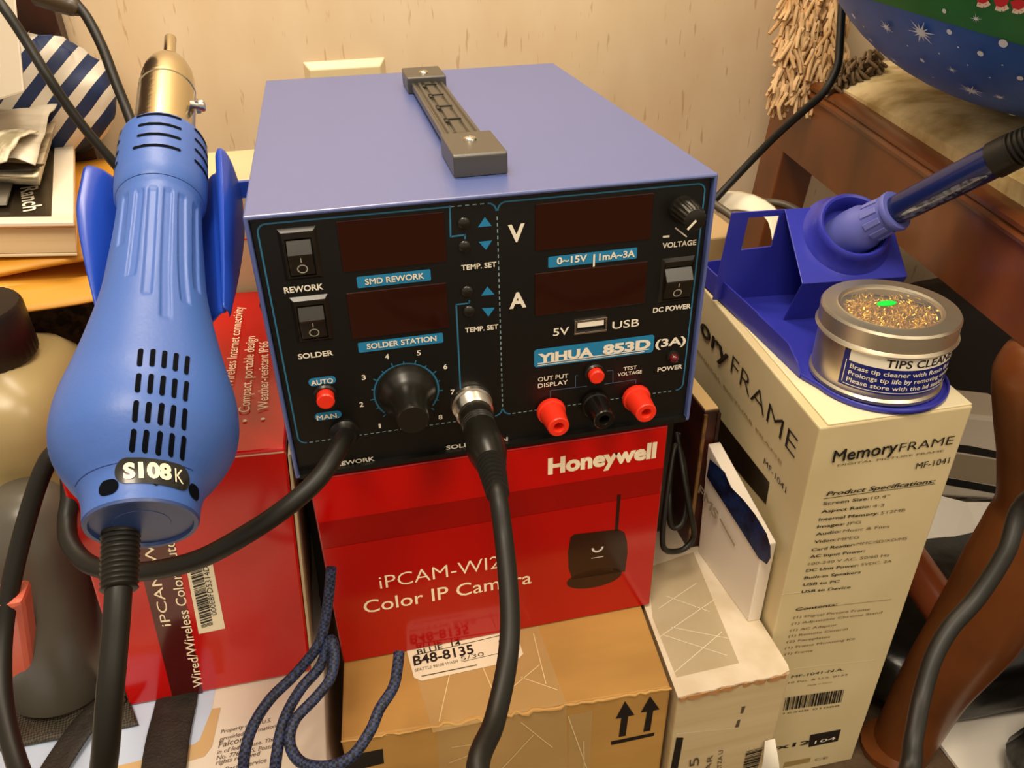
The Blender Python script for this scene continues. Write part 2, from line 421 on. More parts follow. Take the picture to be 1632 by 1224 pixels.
# display windows
DISP = mat('smoked_red_window', '2c0e06', 0.1, spec=0.6)
for a, b, c, d in (((534.4, 352.7), (706, 337), (713, 418), (547, 432)), ((551.6, 466.7), (711, 450.5), (716, 523), (561, 539)), ((853, 325), (1041, 307), (1037, 380), (853, 400)), ((851.7, 435.7), (1030.6, 416.4), (1028, 483), (853, 502.7))):
    A, B, Cc, D = [P.at(*q) for q in (a, b, c, d)]
    x0 = (A.x + D.x) / 2; x1 = (B.x + Cc.x) / 2; z1 = (A.z + B.z) / 2; z0 = (Cc.z + D.z) / 2
    MB().box((x0, PY - 0.0007, z0), (x1, PY + 0.001, z1)).build('display_window', DISP, ST, bevel=0.0003)
# rocker switches
SWM = mat('switch_black', '1a150e', 0.3)
for bz, rk in ((((439, 365), (502, 360), (517, 442), (456, 447)), ((451, 382), (500, 438))),
               (((460, 474), (521, 469), (534, 540), (475, 547)), ((472, 488), (521, 537))),
               (((1053.5, 412.6), (1104, 407.4), (1103, 478), (1050, 482)), ((1063, 426), (1100, 474)))):
    A, B, Cc, D = [P.at(*q) for q in bz]
    x0 = (A.x + D.x) / 2; x1 = (B.x + Cc.x) / 2; z1 = (A.z + B.z) / 2; z0 = (Cc.z + D.z) / 2
    r0, r1 = P.at(*rk[0]), P.at(*rk[1]); rx0, rx1, rz0, rz1 = r0.x, r1.x, r1.z, r0.z
    cx = (x0 + x1) / 2; hw = (rx1 - rx0) / 2; rx0, rx1 = cx - hw, cx + hw
    rz0 = max(rz0, z0 + .003); rz1 = min(rz1, z1 - .003)
    f = MB()
    o = [(x0, z0), (x1, z0), (x1, z1), (x0, z1)]; i = [(rx0 - .0006, rz0 - .0006), (rx1 + .0006, rz0 - .0006), (rx1 + .0006, rz1 + .0006), (rx0 - .0006, rz1 + .0006)]
    e = 0.0018
    o2 = [(x0 + e, z0 + e), (x1 - e, z0 + e), (x1 - e, z1 - e), (x0 + e, z1 - e)]
    f.add([(x, PY, z) for x, z in o] + [(x, PY - .002, z) for x, z in o2] + [(x, PY - .002, z) for x, z in i] + [(x, PY + .0005, z) for x, z in i],
          [(k, (k+1) % 4, 4 + (k+1) % 4, 4 + k) for k in range(4)] + [(4+k, 4 + (k+1) % 4, 8 + (k+1) % 4, 8 + k) for k in range(4)] + [(8+k, 8 + (k+1) % 4, 12 + (k+1) % 4, 12 + k) for k in range(4)])
    sw = f.build('rocker_switch', SWM, ST)
    h = rz1 - rz0
    prof = [(PY + .0004, rz1), (PY - .0012, rz1 - .0004), (PY - .0058, rz1 - h * .36), (PY - .0052, rz1 - h * .42), (PY - .0024, rz0 + .0003), (PY + .0004, rz0)]
    MB().prism([(rx0, y, z) for y, z in prof], (rx1 - rx0, 0, 0)).build('rocker', SWM, sw, bevel=0.0002)
    # I and O marks on the sloping lower half
    pa = V((cx, PY - .0052, rz1 - h * .42)); pb = V((cx, PY - .0024, rz0)); dn = (pb - pa).normalized(); nn = dn.cross(V((1, 0, 0))); nn = nn if nn.y < 0 else -nn
    Q = Print(pa, nn, 0.0001)
    c1 = pa + dn * h * .1; Q.wline('marks_on_switch', c1 - dn * .0014, c1 + dn * .0014, 0.0005)
    Q.disc('marks_on_switch', pa + dn * h * .38, 0.0027, 0, 0.0021)
    Q.build(sw, {'marks_on_switch': mat('dull_white_ink', 'b9b2a0', .5)})
# knobs, buttons, posts, sockets
def lath(name, px, prof, mt, parent=ST, seg=40, smooth=35):
    o = P.at(*px) if not isinstance(px, Vector) else px
    return MB().lathe(prof, o, (0, -1, 0), seg, ref=(1, 0, 0)).build(name, mt, parent, smooth=smooth)
KN = mat('satin_black_plastic', '1b1811', 0.3)
lath('dial_knob', (648, 621), [(0, .0172), (.002, .0176), (.004, .0172), (.0075, .0155), (.0105, .0128), (.014, .0108), (.020, .0096), (.027, .0091), (.0315, .0089), (.0325, .0084), (.0325, 0.0001)], KN, seg=64)
o = P.at(1087, 333); mk = MB()
rows = []
for t, r, fl in ((0, .0078, 0), (.003, .0078, 0), (.0035, .0072, .0006), (.0165, .0064, .0005), (.018, .006, 0), (.0182, .0056, 0), (.0182, .0001, 0)):
    rows.append([o + V((math.cos(a), 0, math.sin(a))) * (r + fl * (1 if (k // 2) % 2 else 0)) + V((0, -t, 0)) for k in range(72) for a in [2 * math.pi * k / 72]])
kb = mk.grid(rows, True).build('voltage_knob', KN, ST, smooth=40)
Q = Print(o + V((0, -.0182, 0)), (0, -1, 0), 0.0002); fo = o + V((0, -.0182, 0))
Q.wline('pointer_line', fo + V((-.0042, 0, -.0049)), fo + V((.0003, 0, -.0002)), 0.0014); Q.build(kb, {'pointer_line': WHITE})
for px in ((739, 355), (740, 392), (744, 463.7), (747, 495)):
    lath('push_button', px, [(0, .0033), (.0012, .0033), (.0018, .0028), (.0022, .0018), (.0023, .0001)], KN, seg=24)
for px, rc, rb, L in (((518.5, 627), .0068, .0050, .0095), ((946, 592), .0062, .0047, .0078)):
    b = lath('latching_button', px, [(0, rc), (.0025, rc), (.0036, rc - .0009), (.0036, rb + .0003), (.003, rb + .0002), (.003, .0001)], BLACKP, seg=32)
    lath('red_cap', px, [(.0028, rb), (L - .0008, rb), (L, rb - .0008), (L, .0001)], REDP, b, seg=32)
for px, mt, nm in (((876, 651), REDP, 'red'), ((946, 640), BLACKG, 'black'), ((1011, 630), REDP, 'red')):
    lath('binding_post', px, [(0, .0066), (.0015, .0086), (.003, .0092), (.0052, .0088), (.0056, .0080), (.018, .0068), (.0205, .0066), (.0212, .0060), (.0212, .0034), (.0205, .0030), (.012, .0028), (.012, .0001)], mt, seg=40).__setitem__('label', nm + ' binding post')
b = lath('power_light', (1072, 568), [(0, .0042), (.0016, .0040), (.0018, .0030), (.0012, .0030), (.0012, .0001)], KN, seg=28)
lath('red_lens', (1072, 568), [(.001, .0030), (.0028, .0029), (.0042, .0022), (.0049, .0011), (.005, .0001)], mat('dark_red_lens', '5c0c10', 0.12, coat=.5), b, seg=28)
# usb socket
A = P.at(915, 509); B = P.at(966, 527); x0, x1 = A.x, B.x; z1 = (P.at(915, 510).z + P.at(965, 505).z) / 2; z0 = (P.at(917, 532).z + P.at(966, 527).z) / 2
us = MB(); k = .0011
for lo, hi in (((x0, z0), (x1, z0 + k)), ((x0, z1 - k), (x1, z1)), ((x0, z0 + k), (x0 + k, z1 - k)), ((x1 - k, z0 + k), (x1, z1 - k))): us.box((lo[0], PY - .0012, lo[1]), (hi[0], PY + .0005, hi[1]))
us = us.build('usb_socket', STEEL, ST, bevel=.0002)
MB().box((x0 + .002, PY - .0009, z0 + (z1 - z0) * .47), (x1 - .002, PY + .0003, z1 - .0018)).build('contact_tongue', mat('white_plastic', 'f2ead8', .4), us)
# metal socket of the iron, rim of the rework cable outlet
SK = P.at(751, 641)
lath('iron_socket', SK, [(0, .0125), (.002, .0128), (.004, .0122), (.0045, .0108)] + [(.005 + i * .0007, .0112 if i % 2 else .0106) for i in range(12)] + [(.0138, .0102), (.0138, .006), (.012, .0001)], STEEL, seg=64, smooth=20)
RO = P.at(549, 688)
lath('cable_outlet', RO, [(0, .0088), (.002, .0088), (.0035, .0076), (.006, .0066), (.0062, .0001)], BLACKP, seg=36)
# carry handle on top
z1 = SH + 0.0125
cs = [[on_z(x, y, z1) for x, y in q] for q in (((702, 212), (782, 208), (807, 240), (720, 249.5)), ((639, 108), (701, 105), (710, 120), (650, 123)))]
hx = sum(p.x for q in cs for p in q) / 8; hw = (abs(cs[0][2].x - cs[0][3].x) + abs(cs[0][1].x - cs[0][0].x)) / 4
ys = [((q[2].y + q[3].y) / 2, (q[0].y + q[1].y) / 2) for q in cs]
g = MB(); gx = hw * 0.80; gz = SH + 0.0085
n = 25; prof = []
for i in range(n + 1):
    x = -gx + 2 * gx * i / n; ridge = 0.0013 if i in (3, 4, 8, 9, 16, 17, 21, 22) else 0
    prof.append((hx + x, gz - ridge - 0.0005 * (x / gx) ** 2))
rows = [[(x, ys[0][1] - .004, z) for x, z in prof] + [(hx + gx, ys[0][1] - .004, SH + .0035), (hx - gx, ys[0][1] - .004, SH + .0035)], [(x, ys[1][0] + .004, z) for x, z in prof] + [(hx + gx, ys[1][0] + .004, SH + .0035), (hx - gx, ys[1][0] + .004, SH + .0035)]]
g.grid(rows, True)
HM = mat('handle_plastic', '332f27', 0.38, spec=.9, ior=1.6)
hd = g.build('carry_handle', HM, ST)
nt = MB()
for i in range(5):
    yy = ys[0][1] + .012 + i * (ys[1][0] - ys[0][1] - .024) / 4
    nt.box((hx - .0055, yy - .001, gz - .0002), (hx + .0055, yy + .001, gz + .0007)); nt.box((hx - .0055, yy - .008, gz - .0002), (hx - .0035, yy + .001, gz + .0007))
nt.build('grip_bar', mat('handle_dark', '1c1914', .5), hd)
for (ya, yb), px in zip(ys, ((749, 222.5), (675, 116))):
    e = MB(); e.prism([(hx - hw, ya, SH + .0002), (hx - hw, ya, z1 - .001), (hx - hw, ya + .0012, z1), (hx - hw, yb, z1), (hx - hw, yb, SH + .0002)], (2 * hw, 0, 0))
    e.build('handle_end', HM, hd, bevel=0.0008)
    c = on_z(px[0], px[1], z1)
    MB().lathe([(0, .0040), (.0008, .0038), (.0016, .0028), (.0018, .0008), (.0009, .0001)], c, (0, 0, 1), 24).build('screw', STEEL, hd, smooth=40)
for x in (.02, SW - .02):
    for y in (.03, SD - .03):
        MB().lathe([(-.0018, .008), (0.0002, .009)], (x, y, 0), (0, 0, 1), 20).build('foot', RUBBER, ST)
# small screw on the left side
MB().lathe([(0, .004), (.002, .0035), (.003, .0001)], (0, .02, .105), (-1, 0, 0), 20).build('side_screw', RUBBER, ST, smooth=40)

# holder for the hot air gun, screwed to the station's left side
GA = V((-0.0458, 0.1004, 0.1766)); GD = V((-0.0112, -0.9131, -0.4075)).normalized()
GB = GD.cross(V((0, 0, 1))).normalized()          # sideways
if GB.x < 0: GB = -GB
GN = GB.cross(GD).normalized()
if GN.z < 0: GN = -GN
def gp(s, b, n): return GA + GD * s + GB * b + GN * n
rows = []
K = 16
for k in range(K + 1):
    s = 0.014 + 0.106 * k / K
    w = k / K
    lip = 1 - max(0, (w - .30) / .70) ** 1.3            # how far the wings come forward
    r = 0.0252 + 0.004 * w
    row = []
    fl = 0.016 * lip + .001; fr = .0062 * lip + .0005
    nf = -0.016 + 0.016 * lip
    row.append(gp(s, -r - fl, nf)); row.append(gp(s, -r - fl * .45, nf - .004)); row.append(gp(s, -r - .001, -.018))
    for a in (200, 225, 250, 270, 290, 315, 340):
        row.append(gp(s, r * math.cos(math.radians(a)), r * math.sin(math.radians(a)) - .004))
    row.append(gp(s, r + .001, -.016)); row.append(gp(s, r + fr * .5, nf + .003)); row.append(gp(s, r + fr, nf + .005)); row.append(gp(s, r + fr + .0025, nf - .001)); row.append(gp(s, r + fr + .0010 + .0025 * lip, nf - .004 - .010 * lip)); row.append(gp(s, r + fr + .0012 + .0028 * lip, -.018 - .014 * lip))
    rows.append(row)
MB().grid(rows).build('gun_holder', BLUEH, ST, smooth=60, solid=0.0026, sub=1)
a = gp(.02, .038, -.035)
MB().hexa([(-.022, .112, .136), (0, .112, .136), (0, .116, .136), (-.022, .116, .136), (-.022, .112, .146), (0, .112, .146), (0, .116, .146), (-.022, .116, .146)]).build('holder_bracket', BLUEH, ST)

# ------------------------------------------------------------------ the hot air gun
HG = thing('hot_air_gun', GA, 'blue hot air gun with silver nozzle and black cord resting in the station\'s side holder', 'hot air gun')
GP = [(.0535, .0218), (.0570, .0209), (.0640, .0208), (.0776, .0213), (.0953, .0223), (.1204, .0242), (.1477, .0290), (.166, .0330), (.1832, .0370), (.1964, .0381), (.2060, .0369), (.2130, .0340), (.2200, .0296), (.2265, .0248), (.2330, .0227), (.2400, .0220)]
def interp(tab, s):
    for i in range(len(tab) - 1):
        a, b = tab[i], tab[i + 1]
        if s <= b[0]:
            t = (s - a[0]) / (b[0] - a[0]); pa = tab[max(0, i - 1)]; pd = tab[min(len(tab) - 1, i + 2)]
            m0 = (b[1] - pa[1]) / (b[0] - pa[0]) * (b[0] - a[0]); m1 = (pd[1] - a[1]) / (pd[0] - a[0]) * (b[0] - a[0])
            return (2*t**3 - 3*t*t + 1) * a[1] + (t**3 - 2*t*t + t) * m0 + (-2*t**3 + 3*t*t) * b[1] + (t**3 - t*t) * m1
    return tab[-1][1]
def gsurf(s, b, extra=0.0):
    """point of the handle surface at axial s and sideways arc b (metres, measured at radius), towards the viewer"""
    r = interp(GP, s); a = b / max(r, .01)
    return gp(s, (r + extra) * math.sin(a), (r + extra) * math.cos(a))
def gpix(x, y):
    """axial and sideways place on the handle shell under a measured point"""
    d = ray(x, y); t = .25
    for i in range(400):
        p = C0 + d * t; q = p - GA; s = q.dot(GD)
        if GP[0][0] < s < GP[-1][0]:
            r = interp(GP, s); rr = (q - GD * s).length
            if rr <= r: return s, math.atan2(q.dot(GB), q.dot(GN)) * r
        t += .0006
    return None
SEG = 288; rows = []
groove = []
for a, b in (((200, 308), (191, 392)), ((222, 300), (207, 440)), ((244, 297), (233, 470)), ((269, 300), (264, 508)), ((291, 309), (296, 484)), ((312, 326), (315, 466))):
    a = gpix(*a); b = gpix(*b); groove.append((a[1] / interp(GP, a[0]), b[1] / interp(GP, b[0]), a[0], b[0]))
s = GP[0][0]
N = 170
for i in range(N + 1):
    s = GP[0][0] + (GP[-1][0] - GP[0][0]) * i / N
    r = interp(GP, s); row = []
    for k in range(SEG):
        a = -math.pi + 2 * math.pi * k / SEG
        d = 0
        for ga, gb, s0, s1 in groove:
            if s0 < s < s1:
                t = (s - s0) / (s1 - s0); aa = ga + (gb - ga) * t; q = abs(a - aa) * r
                if q < .0026: d = max(d, .0011 * min(1, (.0026 - q) / .0010) * min(1, (s - s0) / .002, (s1 - s) / .002))
        row.append(gp(s, (r - d) * math.sin(a), (r - d) * math.cos(a)))
    rows.append(row)
body = MB(); body.grid(rows, True)
hb = body.build('handle_shell', BLUEG, HG, smooth=50)
# recessed end of the handle, shell plastic with shade put into its colour
MB().lathe([(.2398, .0220), (.2412, .0215), (.2412, .0198), (.2385, .0190), (.2380, .0120), (.2400, .0108), (.2400, .0070)], GA, GD, 64).build('end_cap', mat('shaded_blue_plastic', '344a80', .4), HG, smooth=30)
# vents, screw holes and badge are patches laid on the shell
def patch(name, cells, mt, parent, lift=.0003):
    m = MB(); m.flat = True
    for f, (nu, nv) in cells:
        m.grid([[f(u / nu, v / nv) for v in range(nv + 1)] for u in range(nu + 1)])
    return m.build(name, mt, parent, smooth=60)
HOLE = mat('vent_dark', '03050d', .9, spec=.1)  # near-black colour stands in for the shade inside the openings
def slot(s0, s1, b0, b1, wid, lift=.00035, surf=gsurf):
    """rounded slot from (s0,b0) to (s1,b1)"""
    def f(u, v):
        # u runs along, v across; ends taper to a half circle
        L = math.hypot(s1 - s0, b1 - b0); h = wid / 2; K_ = 7; i_ = u * 18
        if i_ <= K_: x = -h * math.cos(math.pi / 2 * i_ / K_)
        elif i_ >= 18 - K_: x = L + h * math.sin(math.pi / 2 * (i_ - 18 + K_) / K_)
        else: x = L * (i_ - K_) / (18 - 2 * K_)
        if x < 0: w = math.sqrt(max(0, h * h - x * x))
        elif x > L: w = math.sqrt(max(0, h * h - (x - L) ** 2))
        else: w = h
        du, dv = ((s1 - s0) / L, (b1 - b0) / L)
        return surf(s0 + du * x - dv * (2 * v - 1) * w, b0 + dv * x + du * (2 * v - 1) * w, lift)
    return (f, (18, 4))
cells = []
for row in (((224, 559), (243.5, 559.5), (262, 562), (280, 566), (297.5, 571)), ((221, 599), (240.5, 600.5), (259.5, 603), (278, 607), (296, 611.5)), ((217, 643), (237, 645), (257, 647.5), (275.5, 651), (293.5, 655.5)), ((213, 689), (233, 691), (254, 693.5), (273, 696.5), (291, 701))):
    n = 0
    for x, y in row:
        k = (y - 559) / 135
        a = gpix(x + .6, y); b = gpix(x - 1.4 - k, y + 23 + 6 * k)
        if a and b: cells.append(slot(a[0], b[0], a[1], b[1], .0020))
patch('vent_slots', cells, HOLE, hb)
cells = []
for x, y, w in ((174, 778, .0062), (308, 785, .0056), (248.5, 770, .0022)):
    a = gpix(x, y)
    if a: cells.append(slot(a[0], a[0] + .0001, a[1] - .0010 * (w > .003), a[1] + .0010 * (w > .003), w))
patch('screw_hole', cells, HOLE, hb)
c = gpix(247, 753)
L = .0098; bd = patch('badge', [slot(c[0] - .0004, c[0] + .0006, c[1] - L, c[1] + L, .0094, .0005)], mat('black_badge', '15120d', .3, coat=.3), hb)
def wrap_text(name, body, s0, b0, b1, cap, mt, parent, bold=0.0, surf=gsurf, lift=.0009):
    vs, fs = text_geo(body, bold, 0); x0 = min(q[0] for q in vs); x1 = max(q[0] for q in vs)
    m = MB(); m.flat = True
    m.add([surf(s0 - q[1] / .7 * cap, b0 + (q[0] - x0) / (x1 - x0) * (b1 - b0), lift) for q in vs], fs)
    return m.build(name, mt, parent)
wrap_text('lettering', 'S108', c[0] + .0024, c[1] - .0112, c[1] + .0060, .0054, mat('cream_ink', 'fff0cf', .4), bd, .05)
wrap_text('lettering', 'K', c[0] + .0028, c[1] + .0074, c[1] + .0110, .0052, mat('cream_ink', 'fff0cf', .4), bd, 0.0)
# seam line near the end
MB().tube([gp(.2255, (interp(GP, .2255) + .0001) * math.sin(a), (interp(GP, .2255) + .0001) * math.cos(a)) for a in [math.radians(x) for x in range(-62, 63, 4)]], .00022, 6, 1).build('seam', mat('blue_seam', '1f3f86', .5), hb)
# collar with slots
CP = [(.0015, .0195), (.0022, .0212), (.0042, .0225), (.0075, .0231), (.018, .0235), (.032, .0237), (.044, .0234), (.0515, .0228), (.0530, .0220)]
cl = MB().lathe([(t, r) for t, r in CP] + [(.0535, .020)], GA, GD, 72, caps=False).lathe([(.0015, .0195), (.0030, .0175), (.0030, .013)], GA, GD, 72, caps=False)
cl = cl.build('collar', BLUEG, HG, smooth=40)
def csurf(s, b, extra=0): r = interp(CP, s) + extra; a = b / .0235; return gp(s, r * math.sin(a), r * math.cos(a))
cells = []
for i, s in enumerate((.0064, .0152, .0240, .0332)):
    cells.append(slot(s, s, -.0075 + .0018 * (i in (1, 2)), .0145, .0021, .0003, csurf))
    cells.append(slot(s + .001, s + .0012, .0245, .037, .0021, .0003, csurf))
    cells.append(slot(s + .001, s + .0012, -.034, -.0215, .0021, .0003, csurf))
patch('vent_slots', cells, HOLE, cl)
# nozzle
CH = mat('brushed_nickel', 'c6b999', 0.18, 1.0, bump=(400, .04))
nz = MB().lathe([(.004, .0156), (-.045, .0156), (-.0454, .0161), (-.0475, .0161), (-.048, .0155), (-.056, .0153), (-.063, .0142), (-.069, .0122), (-.074, .0096), (-.0765, .0062), (-.0770, .0040)], GA, GD, 64).build('nozzle', CH, HG, smooth=30)
MB().lathe([(-.076, .0036), (-.1010, .0036), (-.1015, .0034), (-.1015, .0028), (-.094, .0027)], GA, GD, 32).build('nozzle_tip', CH, nz, smooth=40)
MB().lathe([(.002, .0163), (-.042, .0163)], GA, GD, 64, caps=False).build('nozzle_sleeve', CH, nz, smooth=30)
k = MB(); k.tube([gp(-.024, .0150, .006), gp(-.024, .0215, .004)], .0022, 12, 1); k.lathe([(0, .0034), (.002, .0036), (.003, .003), (.0035, .0001)], gp(-.024, .0200, .0045), GB, 12)
k.box((-.0012, -.004, -.0035), (.0012, .004, .0035), Matrix.Translation(gp(-.026, .0190, .003)))
k.build('clamp_screw', STEEL, nz, smooth=40)
# strain relief and cord
b0 = gp(.2400, 0, 0); bt = far(190, 935, .318)
bt0 = far(193, 838, .330)
dr = (bt - bt0); pts = []
prof = []
for i in range(13):
    t = dr.length * i / 12
    prof += [(t, .0070 - .0004 * i / 12), (t + dr.length / 36, .0078 - .0005 * i / 12), (t + dr.length / 18, .0070 - .0004 * i / 12)]
MB().lathe(prof, bt0, dr, 32).build('strain_relief', RUBBER, HG, smooth=50)
cord = [RO + V((0, -.004, 0)), far(546, 702, .437), far(531, 730, .424), far(503, 768, .416), far(452, 812, .41), (far(385, 856, .408)), far(318, 891, .41), far(250, 908, .415), far(190, 911, .42), far(140, 898, .428), far(112, 866, .437), far(107, 830, .447), far(112, 790, .452), far(108, 742, .455), far(88, 722, .45), far(68, 752, .45), far(45, 820, .452), far(22, 910, .452), far(6, 1000, .45), far(3, 1090, .44), far(14, 1170, .425), far(45, 1260, .40), far(100, 1330, .36), far(150, 1300, .325), far(166, 1215, .312), far(175, 1110, .308), far(184, 1010, .312), far(189, 940, .3165), bt0 + dr * .6]
MB().tube(cord, .0051, 16, 6).build('cord', RUBBER, HG, smooth=60)

# ------------------------------------------------------------------ iron stand, tin and iron
MZ = 0.016
SX0, SX1 = 0.3295, 0.4205
TC = V((0.3775, -0.0030, 0)); TR = 0.0412
IS = thing('soldering_iron_stand', (TC.x, .06, MZ), 'violet blue metal soldering iron stand on top of the tall cream picture frame box', 'iron stand')
tz = MZ + .0012
out = [(SX0, .165), (SX0, .02)]
for i in range(0, 19):
    a = math.radians(180 + 10 * i); out.append((TC.x + (TR + .0022) * math.cos(a), TC.y - .003 + (TR + .0022) * math.sin(a)))
out += [(SX1, .02), (SX1, .165)]
MB().prism([(x, y, MZ + .0003) for x, y in out], (0, 0, .0012)).build('tray', BLUES, IS)
lip = MB()
def lipx(y): return SX0
yy = [.165, .12, .075, .0745, .066, .0655, .04, .033]
zz = [.0165, .0165, .0165, .0165, .0165, .0165, .0165, .0165]
rows = [[(SX0, y, MZ + .0005) for y in (.165, .12, .080, .072, .066, .04, .026, .012, .006)], [(SX0, y, z + MZ) for y, z in zip((.165, .12, .080, .072, .066, .04, .026, .012, .006), (.0175, .0175, .0175, .0175, .0168, .0165, .0160, .009, .003))]]
lip.grid(rows)
lip.grid([[(x, .165, MZ + .0005) for x in (SX0, SX1)], [(x, .165, MZ + .0175) for x in (SX0, SX1)]])
lip.build('side_lip', BLUES, IS, solid=.0012)
rim = [(SX0, .012), (SX0 + .0006, .004)] + [(TC.x + (TR + .002) * math.cos(a), TC.y - .003 + (TR + .002) * math.sin(a)) for a in [math.radians(184 + 8 * i) for i in range(22)]]
MB().grid([[(x, y, MZ + .0005) for x, y in rim], [(x, y, MZ + .0042) for x, y in rim]]).build('front_lip', BLUES, IS, smooth=40, solid=.0011)
# folded bracket: back plate with a window, ridge, sloping front plate
rot = math.radians(-6); ux = V((math.cos(rot), math.sin(rot), 0)); uy = V((-math.sin(rot), math.cos(rot), 0))
RG = on_y(1250, 334, .112)      # ridge, left end of the front plate
nrm = (uy * -.62 + V((0, 0, .78))).normalized()
KN_ = on_plane(1278, 452, RG, nrm)
RL = on_plane(1165, 347, RG, uy)
wdt = (on_plane(1446, 445, KN_, (KN_ - RG).cross(ux))  - KN_).dot(ux)
rgL = RG + ux * (RL - RG).dot(ux); rgL.z = RG.z
RR = RG + ux * wdt; KR = KN_ + ux * wdt
BL = V((KN_.x, KN_.y, 0)) + uy * .018; BL.z = MZ + .0015; BR = BL + ux * wdt
fp = MB()
fp.grid([[RG, RR], [RG.lerp(KN_, .5), RR.lerp(KR, .5)], [KN_, KR], [BL, BR]])
fp.build('front_plate', BLUES, IS, solid=.0012, bevel=.0004)
bk = MB(); bkb = lambda p: V((p.x, p.y + .012, MZ + .0015))
z_ = lambda p, t: p.lerp(bkb(p), t)
h0 = rgL.lerp(RG, .34); h1 = rgL.lerp(RG, .93)
bk.add([rgL, h0, h1, RG, z_(rgL, .06), z_(h0, .06), z_(h1, .06), z_(RG, .06), z_(rgL, .40), z_(h0, .42), z_(h1, .40), z_(RG, .42), bkb(rgL), bkb(h0), bkb(h1), bkb(RG), RR, bkb(RR)],
       [(0, 4, 5, 1), (1, 5, 6, 2), (2, 6, 7, 3), (4, 8, 9, 5), (6, 10, 11, 7), (8, 12, 13, 9), (9, 13, 14, 10), (10, 14, 15, 11), (3, 7, 11, 15, 17, 16)])
bk.build('back_plate', BLUES, IS, solid=.0012)
sp = MB(); sp.add([RR, KR, BR, bkb(RR)], [(0, 1, 2, 3)]); sp.build('end_plate', BLUES, IS, solid=.0012)
IA = far(1356, 372, .575); IE = far(1640, 228, .468)
ID = (IE - IA).normalized()
# ring standing out of the front plate
pl_n = (KN_ - RG).cross(ux).normalized()
if pl_n.z < 0: pl_n = -pl_n
t0 = (RG - IA).dot(pl_n) / ID.dot(pl_n)
MB().lathe([(-.001, .0335), (.003, .0305), (.006, .0282), (.011, .0272), (.0140, .0264), (.0155, .0248), (.0148, .0230), (.012, .0218), (.005, .0210), (0, .0206)], IA + ID * t0, pl_n, 72, caps=False).build('ring', BLUES, IS, smooth=35)

IR = thing('soldering_iron', IA, 'dark blue soldering iron with pale grip seated in the violet blue stand', 'soldering iron')
GR = mat('lilac_rubber', '5a60ac', .5)
GF = mat('pale_violet_rubber', '6d72b8', .45)
Ltot = (IE - IA).length
q = lambda f: f * Ltot
g = MB().lathe([(-.012, .0155), (q(.03), .0165), (q(.10), .0160), (q(.14), .0135), (q(.245), .0126), (q(.265), .0124), (q(.27), .0140), (q(.29), .0144), (q(.30), .0138), (q(.30), .0095)], IA, ID, 48).build('grip', GR, IR, smooth=35)
e1 = ID.orthogonal(); ribs = MB()
for k in range(10):
    a = 2 * math.pi * k / 10; e = (e1 * math.cos(a) + ID.cross(e1) * math.sin(a)).normalized(); tt = ID.cross(e).normalized()
    c1 = IA + ID * q(.15) + e * .0130; c2 = IA + ID * q(.245) + e * .0122
    ribs.hexa([c1 - tt*.0022, c1 + tt*.0022, c2 + tt*.0020, c2 - tt*.0020, c1 - tt*.0022 + e*.0012, c1 + tt*.0022 + e*.0012, c2 + tt*.0020 + e*.0012, c2 - tt*.0020 + e*.0012])
ribs.build('grip_ribs', GF, g, bevel=.0004)
MB().lathe([(q(.28), .0098), (q(.33), .0100), (q(.78), .0106), (q(.845), .0106)], IA, ID, 40).build('handle', mat('dark_blue_gloss', '0f1a4c', .25, coat=.1), IR, smooth=40)
# clear printed strip along the handle
side = (ID.cross((C0 - IA))).normalized(); up = side.cross(ID).normalized()
if up.dot(C0 - IA) < 0: up = -up
if side.z > 0: side = -side
rows = []
for i in range(13):
    t = q(.31 + .50 * i / 12); w = .34 * min(1, i / 2 + .2, (12 - i) / 2 + .2)
    rows.append([IA + ID * t + (up * math.cos(a) + side * math.sin(a)) * (.0100 + .0006 * i / 12 + .0004) for a in (.62 - w, .62 - w/2, .62, .62 + w/2, .62 + w)])
st = MB(); st.grid(rows); st.build('printed_strip', mat('grey_print', '6d7186', .15, var=('22283c', 300, .4, .6), coat=.5), IR, smooth=60)
prof = [(q(.835), .0108), (q(.84), .0116), (q(.93), .0114)]
t = q(.93)
for i in range(14): prof += [(t, .0112 - .0003*i), (t + .0014, .0112 - .0003*i), (t + .0016, .0094 - .0003*i), (t + .0028, .0094 - .0003*i)]; t += .003
MB().lathe(prof, IA, ID, 36).build('strain_relief', RUBBER, IR, smooth=30)
ce = IA + ID * t
icord = [ce - ID * .01, ce + ID * .02, far(1760, 210, .40), far(1830, 330, .37), far(1830, 560, .345), far(1740, 740, .335), far(1634, 800, .365), far(1604, 878, .365), far(1558, 951, .365), far(1515, 1000, .363), far(1487, 1050, .36), far(1468, 1114, .355), far(1456, 1176, .345), far(1440, 1250, .335), far(1330, 1400, .29), far(1050, 1480, .28), far(830, 1400, .285), far(762, 1240, .30), far(788, 1150, .325), far(806, 1070, .343), far(813, 1000, .355), far(810, 930, .368), far(803, 860, .381)]
plug = SK + V((0, -.012, 0)); pe = SK + V((0, -.062, -.002)); pb = far(794, 790, .388)
icord += [pb.lerp(pe, -.0), pb + (pe - pb) * .4]
MB().tube(icord, [.0046 if i < 3 or i > 12 else .0040 for i in range(len(icord))], 16, 6).build('cord', RUBBER, IR, smooth=60)
pl = MB().lathe([(0, .0088), (.003, .0098), (.010, .0098), (.0105, .0092), (.012, .0098), (.0125, .0092), (.014, .0098), (.0145, .0092), (.016, .0098), (.022, .0100), (.030, .0108), (.034, .0112), (.040, .0104), (.046, .0090), (.050, .0078), (.050, .0001)], plug, (pe - plug), 40).build('plug', KN, IR, smooth=30)
bd = pb - (pe + V((0, .006, 0))); prof = []
